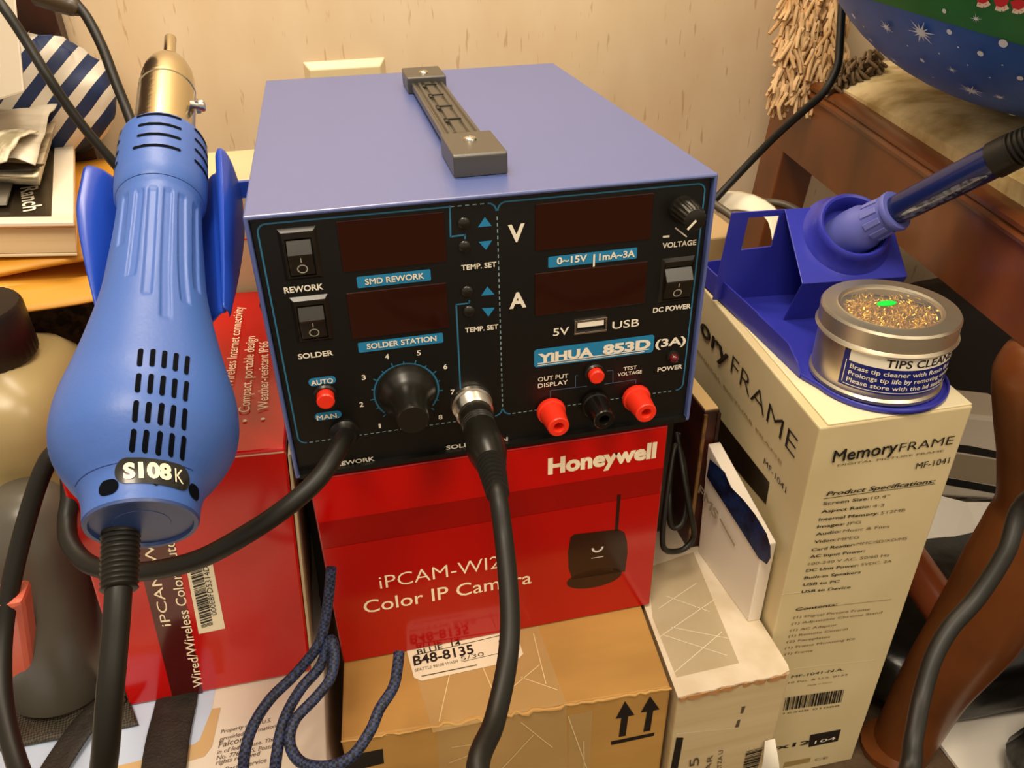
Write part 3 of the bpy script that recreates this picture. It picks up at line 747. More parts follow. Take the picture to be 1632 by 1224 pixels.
for i in range(9):
    t = bd.length * i / 9; r = .0082 - .0026 * i / 9; prof += [(t, r), (t + bd.length / 22, r), (t + bd.length / 20, r - .0014), (t + bd.length / 9.5, r - .0014)]
MB().lathe(prof, pe + V((0, .006, 0)), bd, 32).build('plug_boot', RUBBER, pl, smooth=30)

TN = thing('tip_cleaner_tin', (TC.x, TC.y, tz + .0005), 'round silver tin of brass wool with windowed lid on the blue iron stand', 'tin')
b0 = tz + .0006; TH = .050
TIN = mat('satin_tin', 'd8cdb4', 0.36, .92)
MB().lathe([(b0, TR - .002), (b0 + .001, TR - .0002), (b0 + .003, TR - .0002), (b0 + .0045, TR - .0016), (b0 + .006, TR - .0012), (b0 + .0375, TR - .0012)], (TC.x, TC.y, 0), (0, 0, 1), 96).build('tin_body', TIN, TN, smooth=30)
lz0 = b0 + .035
wr = TR * .72
MB().lathe([(lz0, TR - .0012), (lz0, TR + .0012), (lz0 + .0012, TR + .0018), (lz0 + .0024, TR + .0010), (lz0 + .0032, TR + .0004), (lz0 + .0135, TR + .0004), (lz0 + .0150, TR - .0006), (lz0 + .0152, TR - .0020), (lz0 + .0148, wr + .003), (lz0 + .0152, wr + .0018), (lz0 + .0144, wr), (lz0 + .0130, wr - .0004), (lz0 + .0128, wr + .001)], (TC.x, TC.y, 0), (0, 0, 1), 96, caps=False).build('lid', TIN, TN, smooth=30)
MB().lathe([(lz0 + .0136, wr), (lz0 + .0140, wr)], (TC.x, TC.y, 0), (0, 0, 1), 64).build('lid_window', mat('clear_plastic', 'ffffff', .04, alpha=.04), TN)
wl = MB(); rnd = random.Random(5)
for i in range(420):
    r = wr * 1.02 * math.sqrt(rnd.random()); a = rnd.random() * 6.283; zc = lz0 + .0030 + rnd.random() * .0085
    c = V((TC.x + r * math.cos(a), TC.y + r * math.sin(a), zc)); d = V((rnd.gauss(0, 1), rnd.gauss(0, 1), rnd.gauss(0, .5))).normalized(); e = d.orthogonal().normalized(); f = d.cross(e); cr = .0012 + rnd.random() * .0014
    P0 = []; w = .0006
    for j in range(13):
        an = j * .75; P0.append(c + d * (j - 6) * .0006 + (e * math.cos(an) + f * math.sin(an)) * cr)
    P0 = [V((p.x, p.y, min(p.z, lz0 + .0128))) for p in P0]
    wl.grid([P0, [p + d * w for p in P0]])
props(wl.build('brass_wool', mat('brass', 'e0b040', .3, .75), TN), kind='stuff')
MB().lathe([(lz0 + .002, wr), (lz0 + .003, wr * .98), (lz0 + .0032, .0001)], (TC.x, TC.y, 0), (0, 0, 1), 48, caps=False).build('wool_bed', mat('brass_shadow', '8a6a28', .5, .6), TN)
gc = on_z(1413, 484, lz0 + .0142)
m = MB(); m.lathe([(0, .0001), (0, .0055), (.0006, .0053), (.0008, .0001)], (0, 0, 0), (0, 0, 1), 28, caps=False)
m.v = [V((gc.x + v.x * 1.25, gc.y + v.y * .62, gc.z + v.z)) for v in m.v]
gt = m.build('green_sticker', mat('bright_green', '1fe04a', .4), TN, smooth=40)
# label round the front right of the tin
th0 = math.radians(-158); rr = TR - .0008
def tsurf(u, z, lift=0): a = th0 + u / rr; return V((TC.x + (rr + lift) * math.cos(a), TC.y + (rr + lift) * math.sin(a), z))
def tpatch(name, u0, u1, z0, z1, mt, lift, parent):
    m = MB(); m.grid([[tsurf(u0 + (u1 - u0) * i / 40, z, lift) for i in range(41)] for z in (z0, z1)]); return m.build(name, mt, parent, smooth=60)
LW = .112
lb = tpatch('label', 0, LW, b0 + .0085, b0 + .0345, mat('navy_label', '16206f', .3), .0001, TN)
tpatch('white_band', .0040, LW, b0 + .0265, b0 + .0345, mat('label_white', 'f4ecd8', .35), .0003, lb)
tpatch('edge_line', .0022, .0027, b0 + .0110, b0 + .0265, WHITE, .0003, lb); tpatch('edge_line', .0034, LW, b0 + .0098, b0 + .0103, WHITE, .0003, lb)
def ttext(body, u0, u1, z, cap, mt, bold=.02, shear=0):
    vs, fs = text_geo(body, bold, shear); x0 = min(q[0] for q in vs); x1 = max(q[0] for q in vs); m = MB(); m.flat = True
    m.add([tsurf(u0 + (q[0] - x0) / (x1 - x0) * (u1 - u0), z + q[1] / .7 * cap, .0005) for q in vs], fs); m.build('lettering', mt, lb)
ttext('TIPS CLEANER', .0250, .078, b0 + .0282, .0052, INKB, .015)
ttext('Brass tip cleaner with Rosin flux', .0056, .074, b0 + .0218, .0031, WHITE, .01)
ttext('Prolongs tip life by removing oxides', .0054, .077, b0 + .0170, .0031, WHITE, .01)
ttext('Please store with the lid sealed', .0052, .070, b0 + .0122, .0031, WHITE, .01)

# ------------------------------------------------------------------ boxes
def bez(name, mb, m, parent=None, b=.0012): return mb.build(name, m, parent, bevel=b)
def hexbox(tops, z0, z1):
    """tops: FL FR BR BL as (x, y)"""
    return MB().hexa([(x, y, z0) for x, y in tops] + [(x, y, z1) for x, y in tops])
RZ = -0.1668
# red camera box under the station
RB = thing('camera_box', (.12, .1, RZ), 'red glossy camera box with a white brand name, directly under the blue soldering station', 'box', 'red camera boxes')
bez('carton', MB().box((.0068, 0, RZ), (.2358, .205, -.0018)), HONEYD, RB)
P = Print((0, 0, 0), (0, -1, 0), .0002)
bl = (P.at(505, 832).z + P.at(1068, 745).z) / 2
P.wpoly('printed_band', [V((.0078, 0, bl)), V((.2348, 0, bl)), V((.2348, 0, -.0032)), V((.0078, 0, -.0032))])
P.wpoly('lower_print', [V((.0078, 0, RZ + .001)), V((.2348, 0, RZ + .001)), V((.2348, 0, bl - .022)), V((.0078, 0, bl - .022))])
P.text('white', 'Honeywell', (873, 755), (1045, 727), None, .045, 0, 1, (1, 0, 0))
P.text('white', 'iPCAM-WI2', (606, 938), (797, 904), None, -.008, 0, 1, (1, 0, 0))
P.text('white', 'Color IP Camera', (581, 977), (847, 931), None, .004, 0, 1, (1, 0, 0))
P.poly('camera_picture', [(909, 856), (915, 851), (985, 843), (995, 848), (999, 862), (1000, 880), (996, 910), (912, 923), (906, 905), (905, 880)], 1)
c = P.at(947, 921); P.disc('camera_picture', c, .0092, 1, sx=2.25)
P.wline('camera_picture', P.at(982, 846), P.at(986.5, 788), .0024, 1)
P.disc('picture_mark', P.at(952, 872), .0044, 2, .0028, math.radians(175), math.radians(365), 16)
P.wline('picture_mark', P.at(942, 889), P.at(961, 886), .0006, 2)
P.build(RB, {'printed_band': HONEY, 'lower_print': mat('mid_red_print_gloss', 'b00502', .15, coat=.12), 'white': mat('warm_white_ink', 'ffeccb', .4), 'camera_picture': mat('brown_black_print', '2a1009', .2), 'picture_mark': mat('pale_print', 'd9d2cc', .3)})

# second red box, leaning, under the gun
R2 = thing('camera_box', (-.07, .12, -.17), 'taller red camera box with barcode sticker and dark stripe, behind the hot air gun', 'box', 'red camera boxes')
f = [V(on_y(x, y, .001)) for x, y in ((205, 1123), (497, 1075), (455, 714), (91, 750))]
f[1].z = f[0].z = -.1695; f[1].x = min(f[1].x, -.0155)
bk = V((0, .232, 0)); bk2 = V((.004, .232, -.004))
m = MB(); m.hexa([f[0], f[1], f[1] + bk, f[0] + bk, f[3], f[2], f[2] + bk2, f[3] + bk2]); bez('carton', m, HONEY, R2, .0015)
rn = (f[1] - f[0]).normalized()
m = MB(); e = .0016
m.hexa([f[1] + V((.0003, .0008, .001)), f[1] + V((.0003 + e, .0018, .001)), f[1] + bk + V((.0003 + e, 0, .001)), f[1] + bk + V((.0003, 0, .001)), f[2] + V((.0003, .0008, -.006)), f[2] + V((.0003 + e, .0018, -.006)), f[2] + bk2 + V((.0003 + e, 0, -.006)), f[2] + bk2 + V((.0003, 0, -.006))])
m.build('side_flap', mat('pale_side_card', 'cdb892', .6), R2)
P = Print(f[0], (0, -1, 0), .0003)
P.poly('dark_band', [(227, 918), (276, 1114), (324, 1108), (285, 900), (262, 790), (196, 800)])
P.wline('lid_line', f[3].lerp(f[2], .01) + V((0, 0, -.0025)), f[3].lerp(f[2], .99) + V((0, 0, -.0025)), .0012)
MW = mat('warm_white_ink', 'f', .4) if False else MC['warm_white_ink']
P.text('white', 'Wired/Wireless Color Outdoor IP', (324, 1093), (266, 800), .0062, .004)
P.text('white', 'iPCAM-WO', (273, 996), (238, 838), .0058, 0)
P.poly('sticker', [(296, 900), (337, 888), (359, 1001), (317, 1010)])
barcode(P, 'barcode', P.at(301, 899), P.at(322, 1002), P.at(320, 893), 42)
P.text('black', '000E8FD5314D', (346, 979), (332, 901), .0034, 0)
P.build(R2, {'dark_band': mat('maroon_print_gloss', '4a0505', .16, coat=.3), 'white': MW, 'sticker': mat('label_paper', 'f1e6c8', .5), 'barcode': INKB, 'black': INKB, 'lid_line': mat('pale_red_edge', 'd8a58c', .5)})
tn = (f[2] - f[3]).cross(bk).normalized()
P = Print(f[3], tn, .0003)
P.text('white', 'Compact, portable design', (398, 657), (407, 537), None, 0)
P.text('white', 'Weather-resistant IP66', (428, 653), (428, 545), None, 0)
P.text('white', 'Wireless Internet connectivity', (372, 618), (388, 490), None, 0)
P.disc('white', (390, 671), .0012); P.disc('white', (419, 668), .0012)
P.build(R2, {'white': MW})
# cream folded carton standing behind it
a = on_y(352, 282, .245); b = on_y(412, 474, .245)
CB = thing('cream_carton', (-.05, .28, .02), 'cream carton with a thin red line standing between the hot air gun and the station', 'box')
bez('carton', MB().box((-.115, .239, FZ), (-.004, .33, on_y(372, 288, .24).z)), CREAM, CB, .004)
P = Print((0, .239, 0), (0, -1, 0), .0003); P.line('red_line', [(352, 384), (398, 381)], .0012); P.build(CB, {'red_line': REDP})

# cardboard carton below
KB = thing('cardboard_box', (.12, .05, FZ), 'brown cardboard box with two up arrows, taped, below the front red box', 'box')
ft = [(.0022, -.0608), (.2231, -.0728), (.2440, .165), (.0200, .175)]
bez('carton', hexbox(ft, FZ, RZ - .0004), KRAFT, KB, .002)
P = Print((0, 0, RZ - .0004), (0, 0, 1), .0003)
P.poly('tape', [(640, 1000), (690, 1168), (903, 1122), (852, 985)])
P.poly('sticker', [(646, 1030), (815, 985), (834, 1043), (824, 1053), (672, 1086), (660, 1081)], 1)
P.text('black', 'B48-8135', (660, 1062), (756, 1042), None, .02, 0, 2); P.text('black', 'BLUE  14', (666, 1045), (735, 1029), .0045, .01, 0, 2); P.text('grey_print', 'SEATTLE 98108 WASH', (662, 1072), (730, 1057), .0025, 0, 0, 2); P.text('grey_print', '5/30', (735, 1054), (772, 1046), .0034, 0, 0, 2)
P.line('black', [(660, 1046), (815, 1010)], .0005, None, 2); P.line('grey_print', [(735, 1056), (828, 1035)], .0004, None, 2); P.line('grey_print', [(672, 1079), (760, 1061)], .0008, None, 2)
P.line('grey_print', [(795, 1022), (800, 1048)], .0005, None, 2)
for q in ([(720, 1060), (700, 1150)], [(830, 1080), (888, 1100)], [(860, 1060), (800, 1110)], [(850, 1010), (870, 1090)], [(770, 1065), (785, 1100)]): P.line('tape_crease', q, .0006, None, .6)
P.build(KB, {'tape': TAPE, 'sticker': mat('pale_sticker', 'e9dcc0', .3), 'black': INKB, 'grey_print': mat('grey_ink', '574a3a', .5), 'tape_crease': mat('tape_crease_white', 'e8cf98', .3)})
fn = V((ft[1][1] - ft[0][1], -(ft[1][0] - ft[0][0]), 0)).normalized()
P = Print((ft[0][0], ft[0][1], 0), fn, .0003)
P.poly('tape', [(697, 1163), (902, 1122), (906, 1300), (702, 1330)]); P.poly('tape', [(906, 1140), (944, 1132), (936, 1300), (905, 1300)])
for q in ([(930, 1180), (932, 1300)], [(720, 1190), (790, 1180)], [(715, 1215), (780, 1190)], [(830, 1150), (880, 1190)], [(800, 1224), (850, 1170)], [(905, 1140), (935, 1224)]): P.line('tape_crease', q, .0007, None, 1)
P.poly('arrow', [(981, 1145), (996, 1117), (1011, 1139), (1001, 1141), (997, 1172), (986, 1174), (990, 1144)]); P.poly('arrow', [(1021, 1135), (1036, 1109), (1051, 1130), (1041, 1132), (1036, 1164), (1025, 1166), (1031, 1134)])
P.poly('arrow', [(974, 1181), (1043, 1167), (1042, 1172), (974, 1187)])
P.poly('black_bar', [(546, 1206), (610, 1193), (612, 1216), (550, 1231)])
P.build(KB, {'tape': TAPE, 'arrow': INKB, 'black_bar': INKB, 'tape_crease': MC['tape_crease_white']})
rnd = random.Random(11); m = MB(); A = V((ft[0][0], ft[0][1], RZ - .0004)); B = V((ft[1][0], ft[1][1], RZ - .0004))
pts = [A.lerp(B, i / 60) + V((0, rnd.uniform(-.0006, .0004) * (1 + 2 * (14 < i < 40)), rnd.uniform(-.0012, .0002) + .0005 * (14 < i < 40))) for i in range(61)]
m.tube(pts, [.0005 + rnd.random() * .0007 + .0004 * (14 < k < 40) for k, _ in enumerate(pts)], 6, 1); m.build('frayed_edge', mat('torn_board', 'c79a55', .8), KB)

# worn white carton
WB = thing('white_carton', (.27, .0, FZ), 'worn off-white carton with clear tape and torn front edge, right of the cardboard box', 'box')
ct = [(.2262, -.078), (.3098, -.078), (.3112, .2), (.2490, .2)]
bez('carton', hexbox(ct, FZ, -.1712), mat('beige_white_card', 'cdb98f', .6, var=('bfa87c', 8, .3, .7), scale=(1, 1, 14)), WB, .0015)
lid = MB(); rnd = random.Random(4)
def edge(a, b, n, j): return [V((a[0] + (b[0] - a[0]) * i / n + rnd.uniform(-j, j), a[1] + (b[1] - a[1]) * i / n + rnd.uniform(-j, j), -.1710)) for i in range(n)]
lid.prism(edge((.2258, -.0788), (.306, -.0788), 18, .0006) + [V((.309, -.0770, -.171)), V((.3103, -.073, -.171))] + edge((.3106, -.06), (.3114, .2), 4, 0) + [V((.2490, .2, -.171))], (0, 0, .0014))
lid.build('lid', WHITEC, WB)
torn = MB(); t1 = edge((.2275, -.0792), (.3085, -.0784), 30, .0007)
torn.grid([[p + V((0, 0, .0002)) for p in t1], [p + V((0, .0006 * rnd.random(), -.003 - rnd.random() * .0022)) for p in t1]]); torn.build('torn_edge', mat('torn_brown_board', 'b88450', .8), WB, solid=.0006)
P = Print((0, 0, -.1696), (0, 0, 1), .0002)
P.poly('tape', [(1032, 905), (1105, 880), (1178, 1057), (1078, 1080), (1040, 985)])
for q in ([(1055, 1012), (1158, 1045)], [(1075, 1072), (1150, 1008)], [(1050, 970), (1110, 930)], [(1045, 1020), (1140, 955)], [(1070, 1000), (1160, 1018)], [(1060, 950), (1130, 975)]): P.line('tape_crease', q, .0006, None, 1)
P.build(WB, {'tape': mat('grey_tape', 'c2b08a', .15, alpha=.5), 'tape_crease': mat('white_crease', 'e9dcc0', .4)})
P = Print((0, -.078, 0), (0, -1, 0), .0003)
P.poly('black_bar', [(1078, 1175), (1089, 1175), (1078, 1236), (1066, 1238)])
P.text('black', '75', (1112, 1236), (1114, 1205), .0075, 0); P.text('black', 'BAR', (1130, 1236), (1136, 1202), .0042, 0); P.text('black', 'MENTZA U', (1148, 1240), (1152, 1194), .0036, 0)
barcode(P, 'barcode', P.at(1189, 1197), P.at(1180, 1240), P.at(1215, 1190), 22)
P.poly('scuff', [(1182, 1126), (1188, 1125), (1184, 1136), (1180, 1137)]); P.poly('scuff', [(1176, 1147), (1180, 1146), (1177, 1158), (1171, 1159)])
P.line('fold_line', [(1078, 1169), (1170, 1160)], .0006)
P.build(WB, {'black_bar': INKB, 'black': MC['grey_ink'], 'barcode': INKB, 'scuff': MC['grey_ink'], 'fold_line': MC['white_crease']})
m = MB(); a = P.at(1222, 1178); m.grid([[a + V((-.002 + .008 * v, -.001 - .012 * math.sin(u * 1.6) * (.3 + v), -.030 * u)) for v in (0, .3, .6, 1)] for u in [i / 8 for i in range(9)]]); m.build('peeling_tape', mat('white_tape', 'efe8d8', .3), WB, smooth=60)

# picture frame box
MF = thing('picture_frame_box', (.37, .08, FZ), 'tall cream picture frame box with printed specifications, under the violet blue iron stand', 'box')
fm = [(.3126, -.0470), (.4182, -.0486), (.4370, .2), (.3320, .2)]
bez('carton', hexbox(fm, FZ, .0147), CREAM, MF, .0012)
m = MB(); m.prism([(fm[0][0] + .006, fm[0][1] + .0008, .0148), (fm[1][0] - .0005, fm[1][1] + .0008, .0148), (fm[2][0], fm[2][1], .0148), (fm[3][0] + .006, fm[3][1], .0148)], (0, 0, .0012)); m.build('lid_flap', mat('pale_cream_card', 'e6d9b2', .45), MF, bevel=.0005)
n = V((fm[1][1] - fm[0][1], -(fm[1][0] - fm[0][0]), 0)).normalized()
P = Print((fm[0][0], fm[0][1], 0), n, .0003)
GB_ = .012
def zt(body, a, b, cap, k='black', bold=.0, sh=0.0):
    P.text(k, body, (1000 + a[0] * .3873, 750 + a[1] * .3873), (1000 + b[0] * .3873, 750 + b[1] * .3873), cap * .000137 * .85, bold, sh)
P.text('black', 'Memory', (1325, 736), (1427, 719.5), None, .004); P.text('black', 'FRAME', (1431, 719.5), (1517, 707), .0068, -.008)
P.text('grey_print', 'DIGITAL PICTURE FRAME', (1334, 742.5), (1503, 719), .0016); P.text('black', 'MF-1041', (1458, 747), (1511, 737.5), None, .0)
zt('Product Specifications:', (815, 103), (1262, 48), 30, 'black', .015, .2); P.line('black', [(1312, 794.5), (1490, 770.5)], .0004)
for L, a, b, Rr, c, d in (('Screen Size:', (803, 140), (990, 118), '10.4"', (1000, 117), (1075, 108)), ('Aspect Ratio:', (795, 173), (997, 150), '4:3', (1005, 150), (1053, 145)), ('Internal Memory:', (785, 205), (1030, 178), '512MB', (1040, 178), (1140, 165)), ('Images:', (778, 235), (890, 222), 'JPG', (898, 222), (958, 215)), ('Audio:', (772, 266), (875, 252), 'Music & Files', (885, 252), (1075, 232)), ('Video:', (765, 297), (855, 287), 'MPEG', (862, 287), (950, 277)), ('Card Reader:', (755, 330), (932, 307), 'MMC/SD/XD/MS', (940, 306), (1147, 282)), ('AC Input Power:', (748, 358), (975, 333), '', 0, 0), ('', 0, 0, '100-240 V AC, 50/60 Hz', (742, 388), (1075, 350)), ('DC Unit Power:', (732, 415), (948, 392), '5VDC, 2A', (958, 390), (1085, 375)), ('Built-in Speakers', (725, 445), (957, 420), '', 0, 0), ('USB to PC', (720, 473), (870, 458), '', 0, 0), ('USB to Device', (713, 502), (915, 482), '', 0, 0)):
    if L: zt(L, a, b, 22, 'black', .012)
    if Rr: zt(Rr, c, d, 22, 'grey_print', -.004)
zt('Contents:', (690, 575), (860, 553), 24, 'black', .01); zt('(1) Digital Picture Frame', (680, 607), (995, 572), 20, 'grey_print'); zt('(1) Adjustable Chrome Stand', (673, 633), (1045, 585), 20, 'grey_print'); zt('(1) AC Adaptor', (667, 660), (860, 636), 20, 'grey_print'); zt('(1) Remote Control', (660, 684), (903, 653), 20, 'grey_print'); zt('(2) Faceplates', (653, 707), (832, 685), 20, 'grey_print'); zt('(1) Frame Mounting Kit', (646, 733), (935, 693), 20, 'grey_print'); zt('(1) Frame', (645, 757), (760, 742), 20, 'grey_print')
zt('MF-1041-N.A.', (672, 852), (888, 820), 26, 'black'); zt('10 Pat. & U.S. 0132', (660, 875), (905, 840), 16, 'grey_print'); zt('Made in China', (740, 885), (840, 870), 12, 'grey_print')
q = lambda x, y: P.at(1000 + x * .3873, 750 + y * .3873)
barcode(P, 'barcode', q(650, 932), q(893, 898), q(640, 985), 40); zt('16288 01088', (640, 1000), (870, 968), 16, 'grey_print')
P.line('fold_line', [(1265, 1065), (1393, 1051)], .0007); P.line('fold_line', [(1245, 947), (1340, 936)], .0005); P.line('grey_print', [(1268, 972), (1420, 955)], .0003)
zt('10x12', (540, 1158), (748, 1122), 44, 'black', .02)
P.poly('black_box', [(1291, 1171), (1340, 1162), (1335, 1180.5), (1288, 1190.5)]); P.text('white', '104', (1297, 1184), (1330, 1177), .0042, .0, 0, 2)
zt('CE', (768, 1192), (822, 1182), 24, 'grey_print')
P.poly('tan_bar', [(1250, 1215), (1292, 1207), (1290, 1214), (1248, 1223)])
P.build(MF, {'black': INKB, 'grey_print': mat('soft_grey_ink', '5d5036', .5), 'barcode': INKB, 'fold_line': MC['pale_cream_card'], 'black_box': INKB, 'white': WHITE, 'tan_bar': mat('tan_print', '9c8450', .5)})
sn = V((-(fm[3][1] - fm[0][1]), fm[3][0] - fm[0][0], 0)).normalized()
P = Print((fm[0][0], fm[0][1], 0), sn, .0003)
P.text('black', 'Memory', (1066, 456), (1160, 586), .0158, .012); P.text('black', 'FRAME', (1165, 592), (1267, 731), .0155, -.012)
P.text('grey_print', 'DIGITAL PICTURE FRAME', (1112, 560), (1247, 741), .0022, .005); P.text('black', 'MF-1041', (1218, 738), (1253, 786), .0048, 0)
P.poly('dark_picture', [(1112, 620), (1227, 769), (1221, 804), (1106, 668)])
P.build(MF, {'black': INKB, 'grey_print': MC['tan_print'], 'dark_picture': mat('dark_picture_print', '1d120b', .3)})

# thin white mailer leaning on the tall box, dark wooden board behind it
TM = thing('flat_white_box', (.306, .01, -.1696), 'thin white box with torn dark blue strip, upright against the tall cream box', 'box')
zt_ = on_y(1253, 862, -.031).z
tb_ = on_y(1148, 704, .049); zb_ = tb_.z
bez('carton', MB().hexa([(.3012, -.031, -.1695), (.3112, -.031, -.1695), (.3060, .046, -.1695), (.2960, .046, -.1695), (.3012, -.031, zt_), (.3112, -.031, zt_), (tb_.x, .049, zb_), (tb_.x - .010, .049, zb_)]), mat('soft_white_card', 'e8ddcc', .5), TM, .0008)
P = Print((.3012, -.031, 0), (-.077, -.0085, 0), .0010)
P.poly('blue_strip', [(1133, 731), (1157, 752), (1167, 776), (1187, 796), (1206, 820), (1224, 850), (1230, 870), (1230, 889), (1224, 899), (1211, 889), (1177, 835), (1128, 759)])
P.text('grey_print', 'FMS', (1116, 782), (1145, 828), .009, .02); P.line('grey_print', [(1149, 826), (1172, 868)], .0022)
P.build(TM, {'blue_strip': mat('navy_strip', '152a55', .25, var=('0b1428', 90, .35, .6)), 'grey_print': mat('pale_grey_print', 'a5967e', .5)})
BD = thing('wooden_board', (.295, .12, -.1696), 'dark red-brown wooden board with worn edge standing upright beside the station', 'board')
bez('board', MB().box((.2888, .052, -.1695), (.3008, .19, -.034)), mat('red_brown_worn_wood', '4b1a10', .5, var=('2a0f08', 40, .35, .65)), BD, .0008)
MB().box((.2880, .0505, -.1692), (.2905, .0522, -.036)).build('edge_trim', mat('worn_gilt', '8a6534', .45, var=('4a2c14', 90, .4, .6)), BD); MB().box((.2988, .0505, -.1692), (.3012, .0522, -.036)).build('edge_trim', mat('dark_trim', '2e160b', .5), BD)
MB().box((.2895, .0535, -.0342), (.3000, .19, -.0330)).build('paper_edge', mat('aged_paper', 'c9a973', .6), BD)
AD = thing('power_adapter', (.262, .1, -.1696), 'black power adapter in the dark gap between red box and wooden board', 'adapter')
bez('body', MB().box((.244, .075, -.1695), (.280, .13, -.045)), BLACKP, AD, .004)
loops = [on_y(x, y, v) for x, y, v in ((1078, 690, .06), (1088, 750, .035), (1100, 815, .02), (1106, 850, .018), (1098, 868, .016), (1082, 878, .014), (1060, 876, .012), (1056, 850, .016), (1064, 780, .03), (1076, 710, .05), (1090, 740, .045), (1094, 800, .03), (1086, 835, .022), (1070, 838, .022), (1066, 800, .028), (1070, 740, .05), (1082, 690, .065))]
loops = [V((max(p.x, .2400), p.y, max(p.z, -.1660))) for p in loops]
BC = MB().tube(loops, .0022, 10, 6).build('cable_coil', RUBBER, None, smooth=60)
props(BC, 'thin black cable coiled in the gap right of the front red box', 'cable')

# ------------------------------------------------------------------ chair and what is on it
CH_ = thing('chair', (.58, .15, FZ), 'mahogany dining chair with beige patterned seat at the right against the wall', 'chair')
cu = V((-.169, -.9856, 0)).normalized(); cn = V((-cu.y, cu.x, 0)); cn = cn if cn.x > 0 else -cn     # cn points inwards (right)
B0 = on_z(1250, 243, .05)
def cp(l, w, z): p = B0 + cu * l + cn * w; return V((p.x, p.y, z))
prof0 = [(.0, 0.0), (.0, .80), (-.0022, .82), (-.0028, .86), (-.0008, .885), (.0, .90), (-.0018, .92), (-.0018, .965), (.002, .995), (.008, 1.0), (.03, 1.0), (.03, 0.0)]
rows = []
for l in (-.05, 0, .1, .2, .3, .42, .46):
    zt1 = .1303 - (.1303 - .1183) * max(0, min(1.2, (l - .09) / .305)); rows.append([cp(l, w * 1.3, .05 + (zt1 - .05) * h) for w, h in prof0])
m = MB(); m.grid(rows, True); m.f += [list(range(12)), list(range(72, 84))]; m.m += [0, 0]; m.build('seat_rail', WOOD, CH_, smooth=25)
m = MB(); m.hexa([cp(-.03, .03, .06), cp(-.03, .42, .06), cp(-.008, .42, .06), cp(-.008, .03, .06), cp(-.03, .03, .125), cp(-.03, .42, .125), cp(-.008, .42, .125), cp(-.008, .03, .125)]); m.build('back_rail', WOOD, CH_)
# back post, splayed
rows = []
for z, s, lean in ((FZ, .9, .03), (-.2, .95, .012), (.03, 1, 0), (.12, 1, -.004), (.25, .95, -.024), (.5, .85, -.055)):
    l0 = -.065 + lean * 1.0; sh = -.036 if z < .03 else 0
    k = (z - .05) * .115
    rows.append([cp(l0, .0005 + k, z), cp(l0 + .062 * s, .0005 + k, z), cp(l0 + .062 * s, .040 * s + k, z), cp(l0, .040 * s + k, z)])
rows = [[V((p.x, min(p.y, WY - .003), p.z)) for p in r] for r in rows]
m = MB(); m.grid(rows, True); m.f += [[0, 1, 2, 3], [20, 21, 22, 23]]; m.m += [0, 0]; m.build('back_leg', WOOD, CH_, bevel=.002)
m = MB(); m.grid([[p + cn * .40 for p in r] for r in rows], True); m.f += [[0, 1, 2, 3], [20, 21, 22, 23]]; m.m += [0, 0]; m.build('back_leg', WOOD, CH_, bevel=.002)
# curved front leg
LP = [((1690, 572), 74), ((1672, 600), 80), ((1664, 650), 72), ((1662, 720), 64), ((1662, 800), 66), ((1642, 850), 70), ((1612, 905), 71), ((1556, 1000), 66), ((1490, 1090), 52), ((1440, 1180), 44), ((1404, 1250), 41), ((1380, 1290), 42)]
pts = []; rr = []
for (x, y), r in LP:
    p = on_y(x, y, -.048); d = -(R0.transposed() @ (p - C0)).z; pts.append(p); rr.append(r * d / FPX)
pts[-1].z = max(pts[-1].z, FZ + .01)
m = MB(); m.tube(pts, rr, 20, 5); m.build('front_leg', WOOD, CH_, smooth=60)
a = far(1440, 880, .72); b = far(1530, 1010, .66)
m = MB(); m.tube([a + (a - b), a, b, b + (b - a) * .4], .017, 16, 4); m.build('stretcher', mat('chestnut_wood', '7a3a1c', .3), CH_, smooth=60)
# padded seat
def seat_h(l, w): return .128 + .020 * (max(0, 1 - ((l - .21) / .24) ** 4) ** .5) * (max(0, 1 - ((w - .215) / .205) ** 4) ** .5)
SEAT = mat('beige_brocade', 'dfcb9c', .8, var=('a68c55', 26, .34, .58), bump=(200, .3))
rows = []
for i in range(31):
    l = -.03 + .48 * i / 30; rows.append([cp(l, .012 + .405 * j / 30, seat_h(l, .012 + .405 * j / 30)) for j in range(31)])
m = MB(); m.grid(rows); n0 = 31
edge_ = [rows[0][j] for j in range(31)] + [rows[i][30] for i in range(1, 31)] + [rows[30][j] for j in range(29, -1, -1)] + [rows[i][0] for i in range(29, 0, -1)]
m.grid([edge_, [V((p.x, p.y, .112)) for p in edge_]], True); m.build('seat_cushion', SEAT, CH_, smooth=60)

# snow-pattern pillow on the seat
EC = V((.58, .11, .296)); ER = V((.2, .2, .15))
PW = thing('pillow', (EC.x, EC.y, EC.z - ER.z), 'blue holiday pillow with white snowflakes and green panel, on the chair seat', 'pillow')
def ell(a, b): return V((EC.x + ER.x * math.cos(b) * math.cos(a), EC.y + ER.y * math.cos(b) * math.sin(a), EC.z + ER.z * math.sin(b)))
def hit(x, y):
    d = ray(x, y); o = C0 - EC; D = V((d.x / ER.x, d.y / ER.y, d.z / ER.z)); O = V((o.x / ER.x, o.y / ER.y, o.z / ER.z))
    A = D.dot(D); Bq = 2 * O.dot(D); Cq = O.dot(O) - 1; q = Bq * Bq - 4 * A * Cq
    return C0 + d * ((-Bq - math.sqrt(q)) / (2 * A)) if q >= 0 else None
def onell(p, lift):
    q = V(((p.x - EC.x) / ER.x, (p.y - EC.y) / ER.y, (p.z - EC.z) / ER.z)); q = q.normalized(); return V((EC.x + ER.x * q.x, EC.y + ER.y * q.y, EC.z + ER.z * q.z)) + q * lift
ga = hit(1395, 2); gb = hit(1632, 73)
if ga is None: ga = hit(1440, 10)
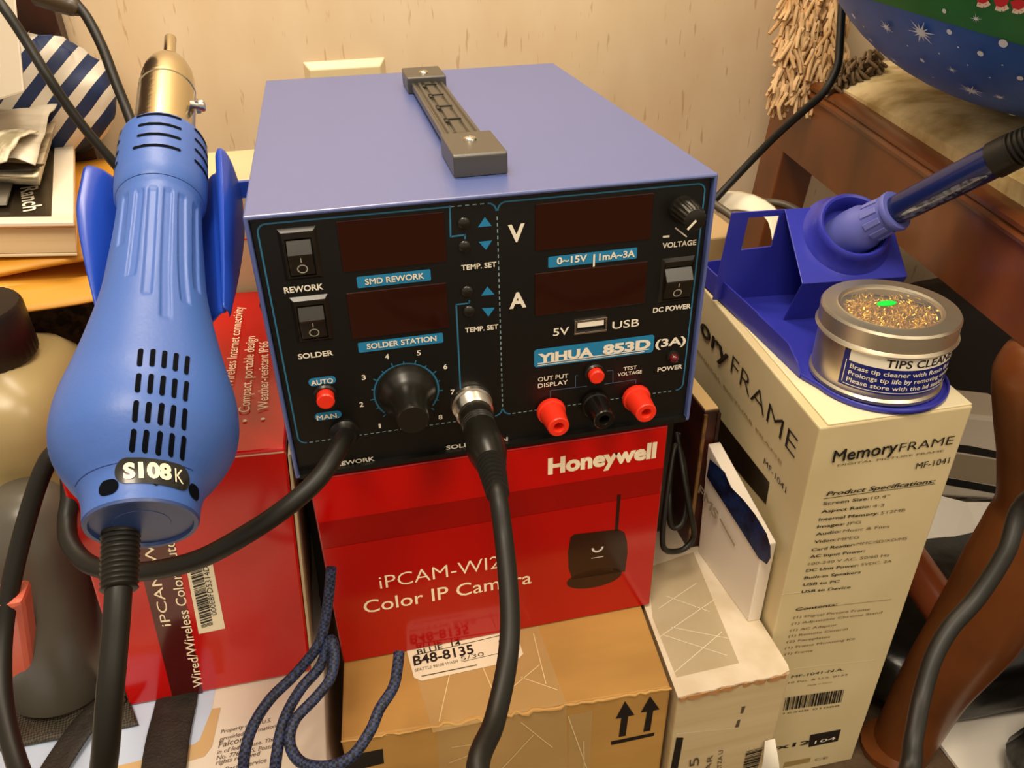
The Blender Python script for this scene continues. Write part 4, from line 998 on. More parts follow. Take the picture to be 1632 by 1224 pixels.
gn = (gb - ga).cross(V((0.25, 1, 0))).normalized(); gn = gn if gn.z > 0 else -gn
bm0 = MB(); bm0.grid([[ell(2 * math.pi * i / 72, -1.5707 + 3.1415 * j / 40) for i in range(72)] for j in range(41)], True)
def half(name, keep_up, mt, grow):
    me = bpy.data.meshes.new(name); org = V(PW.location)
    me.from_pydata([onell(v, grow) - org if (v - EC).length > 0 else v for v in bm0.v], [], bm0.f); bm = bmesh.new(); bm.from_mesh(me)
    bmesh.ops.bisect_plane(bm, geom=bm.verts[:] + bm.edges[:] + bm.faces[:], plane_co=ga - org, plane_no=gn, clear_inner=keep_up, clear_outer=not keep_up)
    bmesh.ops.remove_doubles(bm, verts=bm.verts, dist=1e-6); bm.to_mesh(me); bm.free(); me.materials.append(mt)
    me.polygons.foreach_set('use_smooth', [True] * len(me.polygons)); o = bpy.data.objects.new(name, me); COL.objects.link(o); o.parent = PW; return o
half('pillow_body', False, mat('blue_fabric', '3468c0', .45, var=('23529c', 18, .3, .7)), 0)
gp_ = half('green_panel', True, mat('green_fabric', '2a8038', .5, var=('1b5c24', 14, .3, .7)), .0012)
m = MB()
for i in range(1): pass
tr = [on for on in [onell(ga + (gb - ga) * (i / 30), .0014) for i in range(-6, 40)]]
def star(mb, x, y, r, n, w=.11, rot0=0, long=None):
    c = hit(x, y)
    if c is None: return
    nn = V(((c.x - EC.x) / ER.x**2, (c.y - EC.y) / ER.y**2, (c.z - EC.z) / ER.z**2)).normalized(); e = nn.cross(V((0, 0, 1))).normalized(); f_ = nn.cross(e); d = (c - C0).length; r = r * d / FPX
    for k in range(n):
        a = rot0 + 2 * math.pi * k / n; rl = r * (1 if k % 2 == 0 else (long or .7)); u = e * math.cos(a) + f_ * math.sin(a); v = e * -math.sin(a) + f_ * math.cos(a)
        mb.add([onell(c + u * t * rl + v * s, .0017) for t, s in ((0, -r*w), (.4, -r*w*.55), (1, 0), (.4, r*w*.55), (0, r*w))], [(0, 1, 2, 3, 4)])
    mb.add([onell(c + (e * math.cos(2*math.pi*k/12) + f_ * math.sin(2*math.pi*k/12)) * r * .26, .0019) for k in range(12)], [tuple(range(12))])
def dot(mb, x, y, r):
    c = hit(x, y)
    if c is None: return
    nn = V(((c.x - EC.x) / ER.x**2, (c.y - EC.y) / ER.y**2, (c.z - EC.z) / ER.z**2)).normalized(); e = nn.cross(V((0, 0, 1))).normalized(); f_ = nn.cross(e); r = r * (c - C0).length / FPX
    mb.add([onell(c + (e * math.cos(2*math.pi*k/14) * .8 + f_ * math.sin(2*math.pi*k/14)) * r, .0018) for k in range(14)], [tuple(range(14))])
def snow(par, x, y, r, n=0):
    st = MB(); st.flat = True
    if n: star(st, x, y, r, n)
    else: dot(st, x, y, r)
    if st.v: st.build('snowflake_print', mat('snow_white', 'e9eef5', .5), par)
PBODY = bpy.data.objects['pillow_body']
for x, y, r, n in ((1471, 49, 22, 12), (1416, 41, 13, 10), (1550, 141, 19, 12), (1595, 151, 10, 10), (1520, 108, 9, 8), (1391, 61, 8, 8), (1428, 93, 8, 8), (1576, 179, 9, 8)): snow(PBODY, x, y, r, n)
for x, y, r in ((1364, 23, 4.5), (1516, 48, 4.5), (1565, 82, 5), (1473, 93, 4), (1628, 121, 5), (1505, 149, 4), (1615, 179, 5), (1556, 181, 5), (1601, 66, 7), (1380, 40, 1.6), (1450, 70, 1.5), (1530, 72, 1.6), (1500, 82, 1.6), (1545, 100, 1.5), (1580, 120, 1.6), (1440, 110, 1.5), (1600, 100, 1.5), (1490, 120, 1.5)): snow(PBODY, x, y, r)
snow(gp_, 1558, 27, 8, 8); snow(gp_, 1508, 15, 3.5)
def stroke(mb, px, w):
    H = [hit(*q) for q in px]
    if None in H: return
    for a, b in zip(H, H[1:]):
        t = (b - a).cross(a - EC).normalized() * w; mb.add([onell(a - t, .0018), onell(b - t, .0018), onell(b + t, .0018), onell(a + t, .0018)], [(0, 1, 2, 3)])
rd = MB(); rd.flat = True; wh = MB(); wh.flat = True
for x, y in ((1572, 2), (1601, 8), (1628, 12)): stroke(rd, [(x - 9, y - 14), (x - 3, y + 1), (x + 4, y - 14)], .0022); stroke(wh, [(x - 12, y + 2), (x - 2, y + 5), (x + 8, y)], .0013)
rd.build('red_print', mat('red_fabric_ink', 'd0242c', .5), gp_); wh.build('pale_print', mat('cream_fabric_ink', 'f3dcc4', .5), gp_)

# tan chenille fringe hanging over the back corner of the seat
FR = thing('chenille_throw', far(1310, 90, .80), 'tan shaggy chenille throw with thick fringe hanging over the chair corner', 'throw')
m = MB(); rnd = random.Random(2)
for i in range(760):
    u = rnd.random(); v = rnd.random()
    x = 1300 + (u - .5) * 84 - v * 22 + u * v * 34; y = -40 + 190 * v
    if y > 158 - max(0, x - 1285) * .55: continue
    d = .775 + .03 * rnd.random()
    p = far(x, y, d); L = .016 + .012 * rnd.random(); dr = V((rnd.gauss(-.25, .35), rnd.gauss(-.3, .3), -1)).normalized()
    m.tube([p, p + dr * L * .5 + V((rnd.gauss(0, .0015), 0, 0)), p + dr * L], [.0020, .0022, .0017], 6, 2)
props(m.build('fringe', mat('tan_chenille', 'd9b98c', .9, var=('b98d5a', 60, .3, .7)), FR, smooth=60), kind='stuff')
m = MB()
for i in range(150):
    u = rnd.random(); v = rnd.random(); x = 1322 + 80 * u; y = 125 - 35 * u + (v - .5) * 36; p = far(x, y, .735 + .02 * rnd.random())
    dr = V((rnd.gauss(0, .6), rnd.gauss(-.3, .3), -.6)).normalized(); m.tube([p, p + dr * .006, p + dr * .011 + V((rnd.gauss(0, .002), 0, 0))], [.0016, .0018, .0014], 6, 2)
props(m.build('brown_fringe', mat('brown_chenille', '7c6447', .9), FR, smooth=60), kind='stuff')
m = MB(); q = [far(x, y, .82) for x, y in ((1278, -60), (1350, -60), (1345, 90), (1268, 140))]; m.grid([[q[0].lerp(q[1], i / 6) for i in range(7)], [q[3].lerp(q[2], i / 6) for i in range(7)]]); m.build('cloth', mat('tan_cloth', 'b08a58', .9), FR, solid=.006)

# black mains cable dropping behind the station
CB2 = MB().tube([far(1352, -60, .66), far(1343, 0, .66), far(1339, 60, .66), far(1334, 108, .66), far(1312, 148, .665), far(1280, 177, .68), far(1240, 213, .70), (far(1205, 248, .715)), far(1172, 283, .725), far(1145, 312, .73), far(1110, 350, .735)], .0034, 14, 6).build('power_cable', RUBBER, None, smooth=60)
props(CB2, 'black power cable running down from the chair seat to behind the station', 'cable')
# pale flat strap and cables behind the stand
def ribbon(pts, w, m_name, mt, label, cat, up=(0, 0, 1), th_=.0015):
    P_ = [V(p) for p in pts]; rows = []
    for i in range(len(P_)):
        t = (P_[min(i+1, len(P_)-1)] - P_[max(i-1, 0)]).normalized(); s = t.cross(V(up)).normalized() * w / 2; rows.append([P_[i] - s, P_[i] + s])
    m = MB(); m.grid(rows); o = m.build(m_name, mt, None, smooth=60, solid=th_, sub=1); props(o, label, cat); return o
ribbon([far(1135, 330, .74), far(1160, 318, .74), far(1195, 322, .73), far(1225, 335, .72), far(1240, 352, .71), far(1246, 385, .70), far(1250, 420, .70)], .022, 'white_strap', mat('white_webbing', 'f0e4c8', .5), 'pale cream strap looping over the cables behind the iron stand', 'strap', (0.2, -1, .5))
for q, lab in (([(1130, 320, .72), (1150, 333, .71), (1172, 350, .70), (1180, 372, .69), (1175, 420, .69)], 'grey cable curving down beside the station, left of the cream strap'), ([(1195, 325, .75), (1225, 322, .75), (1255, 328, .745), (1280, 345, .74), (1290, 380, .73)], 'dark thin cable arching over behind the iron stand window')):
    props(MB().tube([far(*p) for p in q], .0035, 12, 6).build('cable', mat('grey_cable', '574d3c', .45), None, smooth=60), lab, 'cable')
SHB = thing('storage_box', (.40, .32, FZ), 'beige box behind the iron stand, under the loose cables', 'box')
bez('carton', MB().box((.26, .30, FZ), (.44, .40, -.005)), mat('beige_card', 'c7a878', .6), SHB, .002)

# things under and behind the chair
SB = thing('striped_bag', on_y(1545, 770, .16), 'white paper bag with black stripes under the chair, right of the cream box', 'bag')
c4 = [on_y(1470, 655, .16), on_y(1640, 672, .16), on_y(1620, 800, .16), on_y(1460, 790, .16)]
m = MB(); dv = V((0, .06, 0)); m.hexa([c4[3], c4[2], c4[2] + dv, c4[3] + dv, c4[0], c4[1], c4[1] + dv, c4[0] + dv]); bez('bag', m, mat('paper_white', 'e6d9c6', .6), SB, .004)
P = Print((0, .16, 0), (0, -1, 0), .0006)
P.poly('stripe', [(1490, 704), (1545, 710), (1605, 722), (1603, 733), (1540, 722), (1488, 715)]); P.poly('stripe', [(1480, 756), (1540, 766), (1605, 778), (1602, 789), (1540, 778), (1478, 767)])
P.poly('grey_band', [(1488, 717), (1604, 735), (1604, 776), (1480, 755)])
P.build(SB, {'stripe': INKB, 'grey_band': mat('grey_paper', 'a18f76', .6)})
PG = thing('paper_sheet', on_y(1500, 840, .12), 'white paper sheet with folded corner under the chair below the striped bag', 'paper')
q = [on_y(1455, 780, .12), on_y(1600, 800, .12), on_y(1570, 872, .10), on_y(1440, 882, .10)]
m = MB(); m.grid([[q[0], q[0].lerp(q[1], .5) + V((0, -.01, 0)), q[1]], [q[3], q[3].lerp(q[2], .5) + V((0, -.004, 0)), q[2]]]); m.build('sheet', mat('bright_paper', 'efe7da', .6), PG, solid=.001)
BX = thing('tan_box', on_y(1540, 900, .11), 'small tan box under the chair beneath the white paper sheet', 'box')
q = [on_y(1480, 882, .105), on_y(1600, 868, .105), on_y(1570, 950, .105), on_y(1520, 920, .105)]; m = MB(); m.hexa([q[3], q[2], q[2] + V((0, .08, 0)), q[3] + V((0, .08, 0)), q[0], q[1], q[1] + V((0, .08, 0)), q[0] + V((0, .08, 0))]); bez('carton', m, mat('tan_card', 'b99b73', .6), BX)
def lump(c, r, seed, name, mt, label, cat, f_=2.0):
    rows = []
    for j in range(25):
        b = -1.5707 + 3.1415 * j / 24; row = []
        for i in range(40):
            a = 2 * math.pi * i / 40; sgn = lambda v, p: math.copysign(abs(v) ** p, v)
            d = V((sgn(math.cos(b), .5) * sgn(math.cos(a), .5), sgn(math.cos(b), .5) * sgn(math.sin(a), .5), sgn(math.sin(b), .5)))
            k = 1 + .10 * noise.noise(d * f_ + V((seed, 0, 0))); row.append(V((c[0] + r[0] * d.x * k, c[1] + r[1] * d.y * k, max(FZ + .001, c[2] + r[2] * d.z * k))))
        rows.append(row)
    m = MB(); m.grid(rows, True); t = thing(name, (c[0], c[1], FZ), label, cat); m.build('bag', mt, t, smooth=60); return t
BLV = mat('black_vinyl', '0d0b09', .3, bump=(60, .3))
lump((.60, .06, -.315), (.15, .11, .045), 3, 'black_bag', BLV, 'black glossy bag on the floor between the cream box and the chair leg', 'bag')
lump((.62, -.16, -.30), (.10, .085, .055), 8, 'black_bag', BLV, 'black glossy bag on the floor behind the curved chair leg, lower right', 'bag')
DBP = on_y(1535, 570, .33)
lump((DBP.x, .33, DBP.z), (.16, .05, .105), 12, 'dark_bag', mat('dark_brown_fabric', '20140d', .8), 'dark brown bag in the shade under the chair seat', 'bag')
PP = thing('paper_pad', (.55, -.22, FZ), 'white paper on the floor at the lower right beyond the black bag', 'paper')
m = MB(); m.box((.50, -.24, FZ + .0005), (.75, -.02, FZ + .004)); m.build('sheets', MC['bright_paper'], PP)

# ------------------------------------------------------------------ left side
UZ = -.1702
UB = thing('mailing_box', (-.15, 0, FZ), 'white postal mailing box with pale blue print lying under the leaning red box', 'box')
bez('carton', MB().box((-.40, -.22, FZ), (-.0075, .195, UZ - .0004)), mat('postal_white', 'ece2d2', .5, var=('ddd0ba', 12, .3, .7)), UB, .0015)
P = Print((0, 0, UZ - .0004), (0, 0, 1), .0003)
P.poly('blue_print', [(-100, 1120), (345, 1090), (338, 1130), (318, 1180), (310, 1186), (225, 1212), (-100, 1290)])
P.poly('tan_print', [(-100, 1290), (225, 1212), (310, 1186), (318, 1180), (338, 1130), (352, 1128), (338, 1190), (326, 1206), (240, 1232), (-100, 1310)])
for b, x, y in (('Property of the U.S.', (352, 1170), (432, 1151)), ('provided information', (350, 1182), (440, 1160)), ('Falcoms', (348, 1193), (400, 1180)), ('in of federal use. This', (346, 1203), (440, 1181)), ('No. 7762 U.S. Postal', (345, 1212), (438, 1192)), ('rights reserved', (344, 1220), (415, 1204)), ('U.S. Postal Service', (336, 1236), (425, 1215))): P.text('black', b, x, y, None, 0, .2)
P.build(UB, {'blue_print': mat('pale_blue_print', 'c3d3ec', .4), 'tan_print': mat('tan_border', 'd0ae7c', .5), 'black': MC['grey_ink']})
# black mesh bag with straps
MBG = thing('mesh_bag', (-.2, -.03, UZ), 'black mesh bag with wide straps lying on the white postal box', 'bag')
MESH = mat('black_mesh', '2a251c', .55)
nt = MESH.node_tree; ck = nt.nodes.new('ShaderNodeTexChecker'); tc = nt.nodes.new('ShaderNodeTexCoord'); mp = nt.nodes.new('ShaderNodeMapping'); mp.inputs['Rotation'].default_value = (0, 0, .7)
ck.inputs['Scale'].default_value = 760; ck.inputs['Color1'].default_value = lin('16130e'); ck.inputs['Color2'].default_value = lin('463d2d'); nt.links.new(tc.outputs['Object'], mp.inputs['Vector']); nt.links.new(mp.outputs['Vector'], ck.inputs['Vector']); nt.links.new(ck.outputs['Color'], nt.nodes['Principled BSDF'].inputs['Base Color'])
def sheet(px, z, h, nu, nv, seed, top=None):
    A, B, Cc, D = [on_z(x, y, z) for x, y in px]; rows = []
    for j in range(nv + 1):
        row = []
        for i in range(nu + 1):
            u, v = i / nu, j / nv; p = A.lerp(B, u).lerp(D.lerp(Cc, u), v); k = noise.noise(V((u * 5 + seed, v * 3, 0))); row.append(p + V((0, 0, h * (.6 + .5 * k) * (math.sin(math.pi * min(1, max(0, v))) * .6 + .5))))
        rows.append(row)
    return rows
m = MB(); m.grid(sheet(((-40, 1098), (200, 1096), (222, 1158), (-40, 1206)), UZ, .006, 30, 12, 1)); m.build('mesh_pouch', MESH, MBG, smooth=60, solid=.0012)
STR = mat('black_webbing', '2b241b', .6, var=('1a150f', 90, .3, .7), bump=(500, .3))
def strap(center, w, name='strap'):
    P_ = [on_z(x, y, UZ) + V((0, 0, h)) for x, y, h in center]; rows = []
    for i, p in enumerate(P_):
        t = (P_[min(i + 1, len(P_) - 1)] - P_[max(i - 1, 0)]); s = t.cross(V((0, 0, 1))).normalized() * w / 2; rows.append([p - s, p - s * .5 + V((0, 0, .0008)), p, p + s * .5 + V((0, 0, .0008)), p + s])
    m = MB(); m.grid(rows); m.build(name, STR, MBG, smooth=60, solid=.0016, sub=1)
strap([(285, 1100, .0015), (281, 1130, .002), (272, 1165, .003), (266, 1200, .003), (258, 1270, .003)], .0285)
strap([(200, 1110, .004), (170, 1130, .006), (140, 1160, .006), (112, 1195, .004), (85, 1235, .003), (60, 1280, .003)], .019)
# navy braided cord
NV = braid_material()
def zc(x, y, h): return on_z(x, y, UZ) + V((0, 0, h))
nc = [far(528, 905, .475), far(524, 950, .478), far(516, 1000, .478), far(505, 1032, .476), far(470, 1075, .474), far(430, 1115, .464), far(402, 1160, .452), far(389, 1210, .44), far(390, 1270, .42), far(410, 1300, .41), far(435, 1262, .42), far(440, 1210, .438), (far(452, 1150, .452)), far(478, 1100, .466), far(510, 1062, .474), far(526, 1020, .476), far(533, 1040, .472), far(527, 1080, .466), far(503, 1112, .458), far(470, 1148, .45), far(462, 1185, .443), far(480, 1215, .436), far(520, 1222, .43), far(560, 1206, .43), far(590, 1165, .436), far(605, 1130, .442), far(627, 1095, .450), far(634, 1060, .459), far(636, 1040, .464)]
props(MB().tube(nc, .0032, 12, 7).build('braided_cord', NV, None, smooth=60), 'navy blue braided cord looping out of the gap between the two red boxes', 'cord')
BP = thing('gap_filler', (-.005, .03, -.17), 'black pouch added to deepen the shade in the gap between the two red boxes', 'filler')
m = MB(); m.hexa([(-.0065, .045, -.168), (.004, .045, -.168), (.004, .15, -.168), (-.0065, .15, -.168), (.0005, .045, -.004), (.0060, .045, -.004), (.0060, .15, -.004), (.0005, .15, -.004)]); bez('filler', m, mat('shade_black', '0b0a08', .9), BP)  # solid black block put in so the shaded gap stays dark
# translucent jug with black cap
JG = thing('plastic_jug', (-.207, .135, UZ), 'translucent beige plastic jug with black cap at the left edge', 'jug')
JX, JY = -.2060, .135
jm = mat('milky_plastic', 'bfa873', .32, trans=.35, alpha=1, bump=(6, .15))
def sq_lathe(prof, p, x, y):
    rows = []
    for z, r in prof:
        row = []
        for k in range(56):
            a = 2 * math.pi * k / 56; c, s = math.cos(a), math.sin(a); w = (abs(c) ** p + abs(s) ** p) ** (-1 / p); row.append((x + r * c * w, y + r * s * w, z))
        rows.append(row)
    return rows
m = MB(); rows = sq_lathe([(UZ + .001, .050), (UZ + .004, .060), (-.1, .062), (-.03, .062), (-.024, .0605), (-.018, .062), (.0, .0615), (.016, .058), (.028, .049), (.036, .036), (.042, .027), (.060, .026)], 4, JX, JY); m.grid(rows, True); m.build('body', jm, JG, smooth=50)
m = MB(); m.grid(sq_lathe([(UZ + .006, .050), (UZ + .008, .058), (-.06, .0595), (-.0598, .001)], 4, JX, JY), True); m.build('liquid', mat('dark_liquid', '4a4436', .2), JG, smooth=50)
cc = on_y(18, 515, JY - .03)
m = MB(); rows = []
for t, r in ((.036, .034), (.038, .0355), (.070, .0355), (.073, .034), (.073, .001)):
    rows.append([(JX + .006 + (r + (.0006 if k % 2 else 0)) * math.cos(2*math.pi*k/80), JY + (r + (.0006 if k % 2 else 0)) * math.sin(2*math.pi*k/80), t) for k in range(80)])
m.grid(rows, True); m.build('cap', mat('dark_cap', '1c120c', .45), JG, smooth=40)
# grey bottle and pink case in front of it
GBT = thing('grey_bottle', (-.176, .022, UZ), 'dark grey smooth plastic bottle beside the leaning red box, below the hot air gun', 'bottle')
bb = on_z(100, 1098, UZ + .001); tt_ = far(38, 775, .50)
m = MB(); m.lathe([(0, .028), (.003, .031), ((tt_ - bb).length * .75, .0315), ((tt_ - bb).length * .92, .026), ((tt_ - bb).length, .014)], bb, tt_ - bb, 48); m.build('bottle', mat('grey_plastic', '5a5446', .35, var=('4c4a45', 5, .3, .7)), GBT, smooth=50)
PK = thing('pink_case', on_z(30, 1112, UZ), 'salmon pink plastic case at the left edge beside the grey bottle', 'case')
a = on_z(10, 1112, UZ + .0075); b = on_z(57, 1110, UZ + .0075); c = far(5, 965, .445)
m = MB(); m.hexa([a + V((-.03, 0, 0)), b, b + V((.0, .02, 0)), a + V((-.03, .02, 0)), c + V((-.03, 0, 0)), c + V((.010, 0, 0)), c + V((.010, .02, 0)), c + V((-.03, .02, 0))]); bez('case', m, mat('salmon_plastic', 'd8674e', .35), PK, .004)

# the pile: support, envelopes, book, magazine, papers
th_ = math.radians(11); ex = V((math.cos(th_), math.sin(th_), 0)); ey = V((-math.sin(th_), math.cos(th_), 0))
PO = on_y(124, 408, .205); EZ = PO.z
def pf(u, v, z): p = V((PO.x, PO.y, 0)) + ex * u + ey * v; return V((p.x, p.y, z))
def pbox(u0, u1, v0, v1, z0, z1): return MB().hexa([pf(u0, v0, z0), pf(u1, v0, z0), pf(u1, v1, z0), pf(u0, v1, z0), pf(u0, v0, z1), pf(u1, v0, z1), pf(u1, v1, z1), pf(u0, v1, z1)])
LOW = EZ - .034
HS = thing('hassock', pf(-.12, .12, FZ), 'speckled olive hassock carrying the pile of envelopes and book', 'stool')
bez('hassock', pbox(-.34, .03, .03, .19, FZ, LOW - .001), mat('speckled_olive_fabric', '5d5433', .9, var=('2f2a18', 120, .42, .56)), HS, .006)
MAN = mat('manila_paper', 'd69a32', .55, var=('cf8f26', 10, .3, .7))
EN = thing('padded_envelope', pf(-.1, .1, LOW), 'lower manila padded envelope with open flap, sticking out under the book', 'envelope', 'manila envelopes')
def wavy(u0, u1, v0, v1, z0, amp, seed, nu=24, nv=16, f_=None):
    return [[pf(u0 + (u1 - u0) * i / nu, v0 + (v1 - v0) * j / nv, z0 + amp * noise.noise(V((i * .22 + seed, j * .3, seed))) + (f_(i / nu, j / nv) if f_ else 0)) for i in range(nu + 1)] for j in range(nv + 1)]
m = MB(); m.grid(wavy(-.30, .028, -.006, .20, LOW + .006, .004, 1)); m.build('back_sheet', MAN, EN, smooth=60, solid=.002)
m = MB(); m.grid(wavy(-.30, .028, -.004, .20, LOW + .019, .004, 2, f_=lambda u, v: -.010 * max(0, u - .75) * 4)); m.build('front_sheet', MAN, EN, smooth=60, solid=.002)
m = MB(); m.grid(wavy(-.30, .020, -.026, .0, LOW + .012, .003, 4, 24, 4, f_=lambda u, v: .010 * v - .004 * u)); m.build('flap', MAN, EN, smooth=60, solid=.0015)
E2 = thing('padded_envelope', pf(-.1, .1, EZ - .006), 'upper manila padded envelope directly under the thick book, reaching back to the wall', 'envelope', 'manila envelopes')
m = MB(); m.grid(wavy(-.28, .045, .006, .235, EZ - .0055, .002, 6, f_=lambda u, v: .012 * v * v)); m.build('sheet', MAN, E2, smooth=60, solid=.004)
BT = on_y(120, 358, .205).z
BK = thing('book', pf(-.1, .1, EZ), 'thick paperback book with cream page edges, under the black-cover magazine', 'book')
TF = on_y(120, 358, .205); LEAN = TF - PO
T4 = [on_z(x, y, BT) for x, y in ((-330, 366), (120, 358), (119, 204), (-330, 196))]
def slab(corn, z0, z1, sh=None):
    a = [V((p.x, p.y, z0)) + (sh or V((0, 0, 0))) for p in corn]; b = [V((p.x, p.y, z1)) for p in corn]
    return MB().hexa(a + b)
def grow(corn, d): c = sum(corn, V((0, 0, 0))) / 4; return [p + (p - c).normalized() * d for p in corn]
lean = V((-LEAN.x, -LEAN.y, 0))
bez('pages', slab(grow(T4, -.0012), EZ + .0022, BT - .0022, lean * .9), mat('page_edges', 'd8c29b', .7, var=('c9b083', 4, .3, .7), scale=(1, 1, 90)), BK, .0006)
bez('cover', slab(T4, BT - .002, BT), mat('pale_orange_cover', 'dfb077', .5), BK, .0006)
bez('back_cover', slab([p + lean for p in T4], EZ, EZ + .002), mat('cream_cover', 'd9c8a6', .5), BK, .0006)
MG = thing('magazine', pf(-.1, .08, BT), 'black-cover magazine with white border and sideways white title, on the thick book', 'magazine')
MZT = BT + .0036
bez('cover', slab([on_z(x, y, MZT) for x, y in ((-320, 360), (117, 354), (117, 208), (-320, 200))], BT + .0006, MZT), mat('white_border_paper', 'efe4cf', .35), MG, .0006)
P = Print((0, 0, MZT), (0, 0, 1), .0003)
P.poly('black_cover', [(-310, 351), (82, 345), (88, 212), (-310, 206)])
P.text('white', 'Ranch', (33, 301), (38, 339), .0125, .015, 0, 1.5)
P.line('red_line', [(34, 300), (62, 302)], .0008, None, 1)
P.build(MG, {'black_cover': mat('black_gloss_cover', '2e261b', .25), 'white': WHITE, 'red_line': REDP})
def qsheet(px, z, amp, seed, f_=None, nu=36, nv=20):
    A, B, Cc, D = [on_z(x, y, z) for x, y in px]
    return [[A.lerp(B, i / nu).lerp(D.lerp(Cc, i / nu), j / nv) + V((0, 0, amp * noise.noise(V((i * .22 + seed, j * .25, seed))) + (f_(i / nu, j / nv) if f_ else 0))) for i in range(nu + 1)] for j in range(nv + 1)]
CT = thing('catalog', pf(-.13, .09, BT + .004), 'stapled catalog with cream pages folded under the crumpled newspaper', 'catalog')
m = MB()
for k in range(6):
    m.grid(qsheet(((-260, 280 - k * 2), (63 - k * .6, 294 - k * 2.4), (104, 176), (-260, 160)), MZT + .004 + .0030 * k, .0008, 20 + k, lambda u, v: .010 * max(0, u - .82) * 5 * v))
m.build('pages', mat('catalog_pages', 'd9ccae', .5, var=('8c7f68', 30, .40, .52)), CT, smooth=60, solid=.0012)
m = MB(); m.grid(qsheet(((-150, 330), (10, 325), (20, 292), (-150, 286)), MZT + .004, .0005, 31)); m.build('loose_page', mat('grey_page', 'a39c90', .4), CT, solid=.0018)
m = MB(); m.grid(qsheet(((-250, 272), (50, 272), (70, 262), (-250, 250)), MZT + .023, .0006, 33)); m.build('gap_shade', mat('gap_shade', '2a221c', .4), CT, solid=.001)  # dark sheet standing in for the shade between catalog and newspaper
NP = thing('newspaper', pf(-.13, .09, BT + .03), 'crumpled pale newspaper sheet on top of the pile at the left', 'newspaper')
m = MB(); m.grid(qsheet(((-300, 262), (52, 250), (110, 158), (-300, 150)), MZT + .032, .005, 41, lambda u, v: .010 * math.sin(v * 3.1) * u - .006 * max(0, u - .9) * 10 * (1 - v))); m.build('sheet', mat('newsprint', 'ded3bf', .5, var=('a59b88', 14, .36, .60), scale=(1, 2.2, 1)), NP, smooth=60, solid=.001)
m = MB(); m.grid(qsheet(((-300, 262), (10, 256), (62, 212), (-300, 200)), MZT + .036, .003, 47, lambda u, v: .006 * math.sin(v * 3.0))); m.build('printed_flap', mat('olive_newsprint', '8d8468', .5, var=('d6ccb4', 30, .42, .56), scale=(3, .6, 1)), NP, smooth=60, solid=.001)
# striped cloth bag, white box, black bag, dark cabinet further back
SC_ = thing('striped_cloth', pf(-.08, .20, BT + .05), 'navy and white striped cloth behind the newspaper at the left', 'cloth')
c0 = far(95, 135, .72)
rows = []
for j in range(21):
    b = -1.5707 + 3.1415 * j / 20; rows.append([V((c0.x - .014 + .058 * math.cos(b) * math.cos(a), c0.y + .030 * math.cos(b) * math.sin(a), c0.z - .01 + .052 * math.sin(b))) + V((1, 0, 1)) * .006 * noise.noise(V((a * 2, b * 3, 0))) for a in [2 * math.pi * i / 40 for i in range(40)]])
m = MB(); m.grid(rows, True)
STM = mat('stripe_cloth', '17305f', .6); nt = STM.node_tree; b_ = nt.nodes['Principled BSDF']; tc = nt.nodes.new('ShaderNodeTexCoord'); mp = nt.nodes.new('ShaderNodeMapping'); mp.inputs['Rotation'].default_value = (0, .75, 0); wv = nt.nodes.new('ShaderNodeTexWave'); wv.inputs['Scale'].default_value = 17; wv.inputs['Distortion'].default_value = .6; wv.bands_direction = 'Z'
rp = nt.nodes.new('ShaderNodeValToRGB'); rp.color_ramp.interpolation = 'CONSTANT'; rp.color_ramp.elements[0].color = lin('1a2c56'); rp.color_ramp.elements[1].color = lin('e3d9c8'); rp.color_ramp.elements[1].position = .55
nt.links.new(tc.outputs['Object'], mp.inputs['Vector']); nt.links.new(mp.outputs['Vector'], wv.inputs['Vector']); nt.links.new(wv.outputs['Color'], rp.inputs['Fac']); nt.links.new(rp.outputs['Color'], b_.inputs['Base Color'])
m.build('cloth', STM, SC_, smooth=60)
WX = thing('white_box', far(10, 100, .58), 'plain white box corner standing on the newspaper at the upper left', 'box')
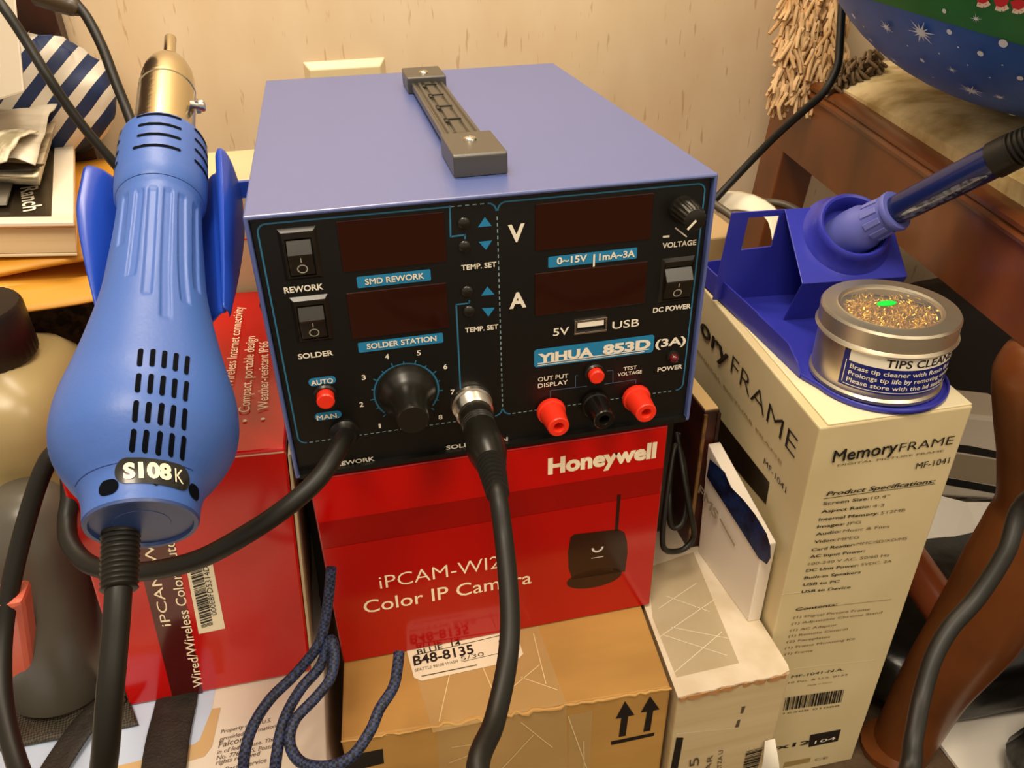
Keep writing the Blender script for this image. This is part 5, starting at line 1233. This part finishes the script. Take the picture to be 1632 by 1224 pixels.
a = far(-60, -40, .60); b = far(22, -40, .60); c = far(40, 148, .60); d = far(-60, 178, .60)
m = MB(); m.hexa([d, c, c + V((-.02, .06, 0)), d + V((-.02, .06, 0)), a, b, b + V((-.02, .06, 0)), a + V((-.02, .06, 0))]); bez('carton', m, mat('plain_white_card', 'b5a894', .5), WX, .002)
KC = thing('black_case', far(60, 30, .78), 'black case hanging behind the white box at the upper left', 'bag')
a = far(5, -70, .80); b = far(96, -70, .80); c = far(104, 92, .80); d = far(15, 82, .80)
m = MB(); m.hexa([d, c, c + V((0, .06, 0)), d + V((0, .06, 0)), a, b, b + V((0, .06, 0)), a + V((0, .06, 0))]); bez('case', m, mat('black_leather', '0c0a08', .45), KC, .006)
DC = thing('dark_cabinet', (on_y(84, 40, .42).x - .1, .44, FZ), 'dark wooden cabinet edge against the wall at the upper left', 'cabinet')
xr = on_y(84, 60, .42).x
bez('side_panel', MB().box((xr - .30, .446, FZ), (xr, WY - .001, .60)), DARKW, DC, .002)
bez('front_stile', MB().box((xr - .04, .440, FZ), (xr + .002, .4458, .60)), DARKW, DC, .001)
# the two black cables at the upper left
props(MB().tube([far(-20, -20, .52), far(10, 18, .52), far(40, 63, .525), far(75, 120, .53), far(110, 172, .54), far(145, 217, .55), far(180, 258, .56), far(215, 300, .57), far(235, 340, .57)], .0034, 14, 6).build('cable', RUBBER, None, smooth=60), 'black cable slanting from the upper left corner to behind the hot air gun', 'cable')
cb = MB(); cb.tube([far(95, -30, .66), far(120, 4, .66), far(140, 30, .66), far(163, 75, .66), (far(182, 125, .66)), far(203, 178, .66), far(225, 240, .65), far(240, 300, .64)], .0042, 14, 6)
o = cb.build('cable', RUBBER, None, smooth=60); props(o, 'black cable beside the wall with a thick brown plug, behind the gun nozzle', 'cable')
ORG[o.name] = V((0, 0, 0))
k = MB(); k.tube([far(60, -8, .66), far(95, 4, .66), far(118, 12, .66), far(126, 20, .66)], [.009, .0085, .0075, .004], 14, 4); k.build('plug', mat('brown_plug', '3e3222', .4), o, smooth=60)
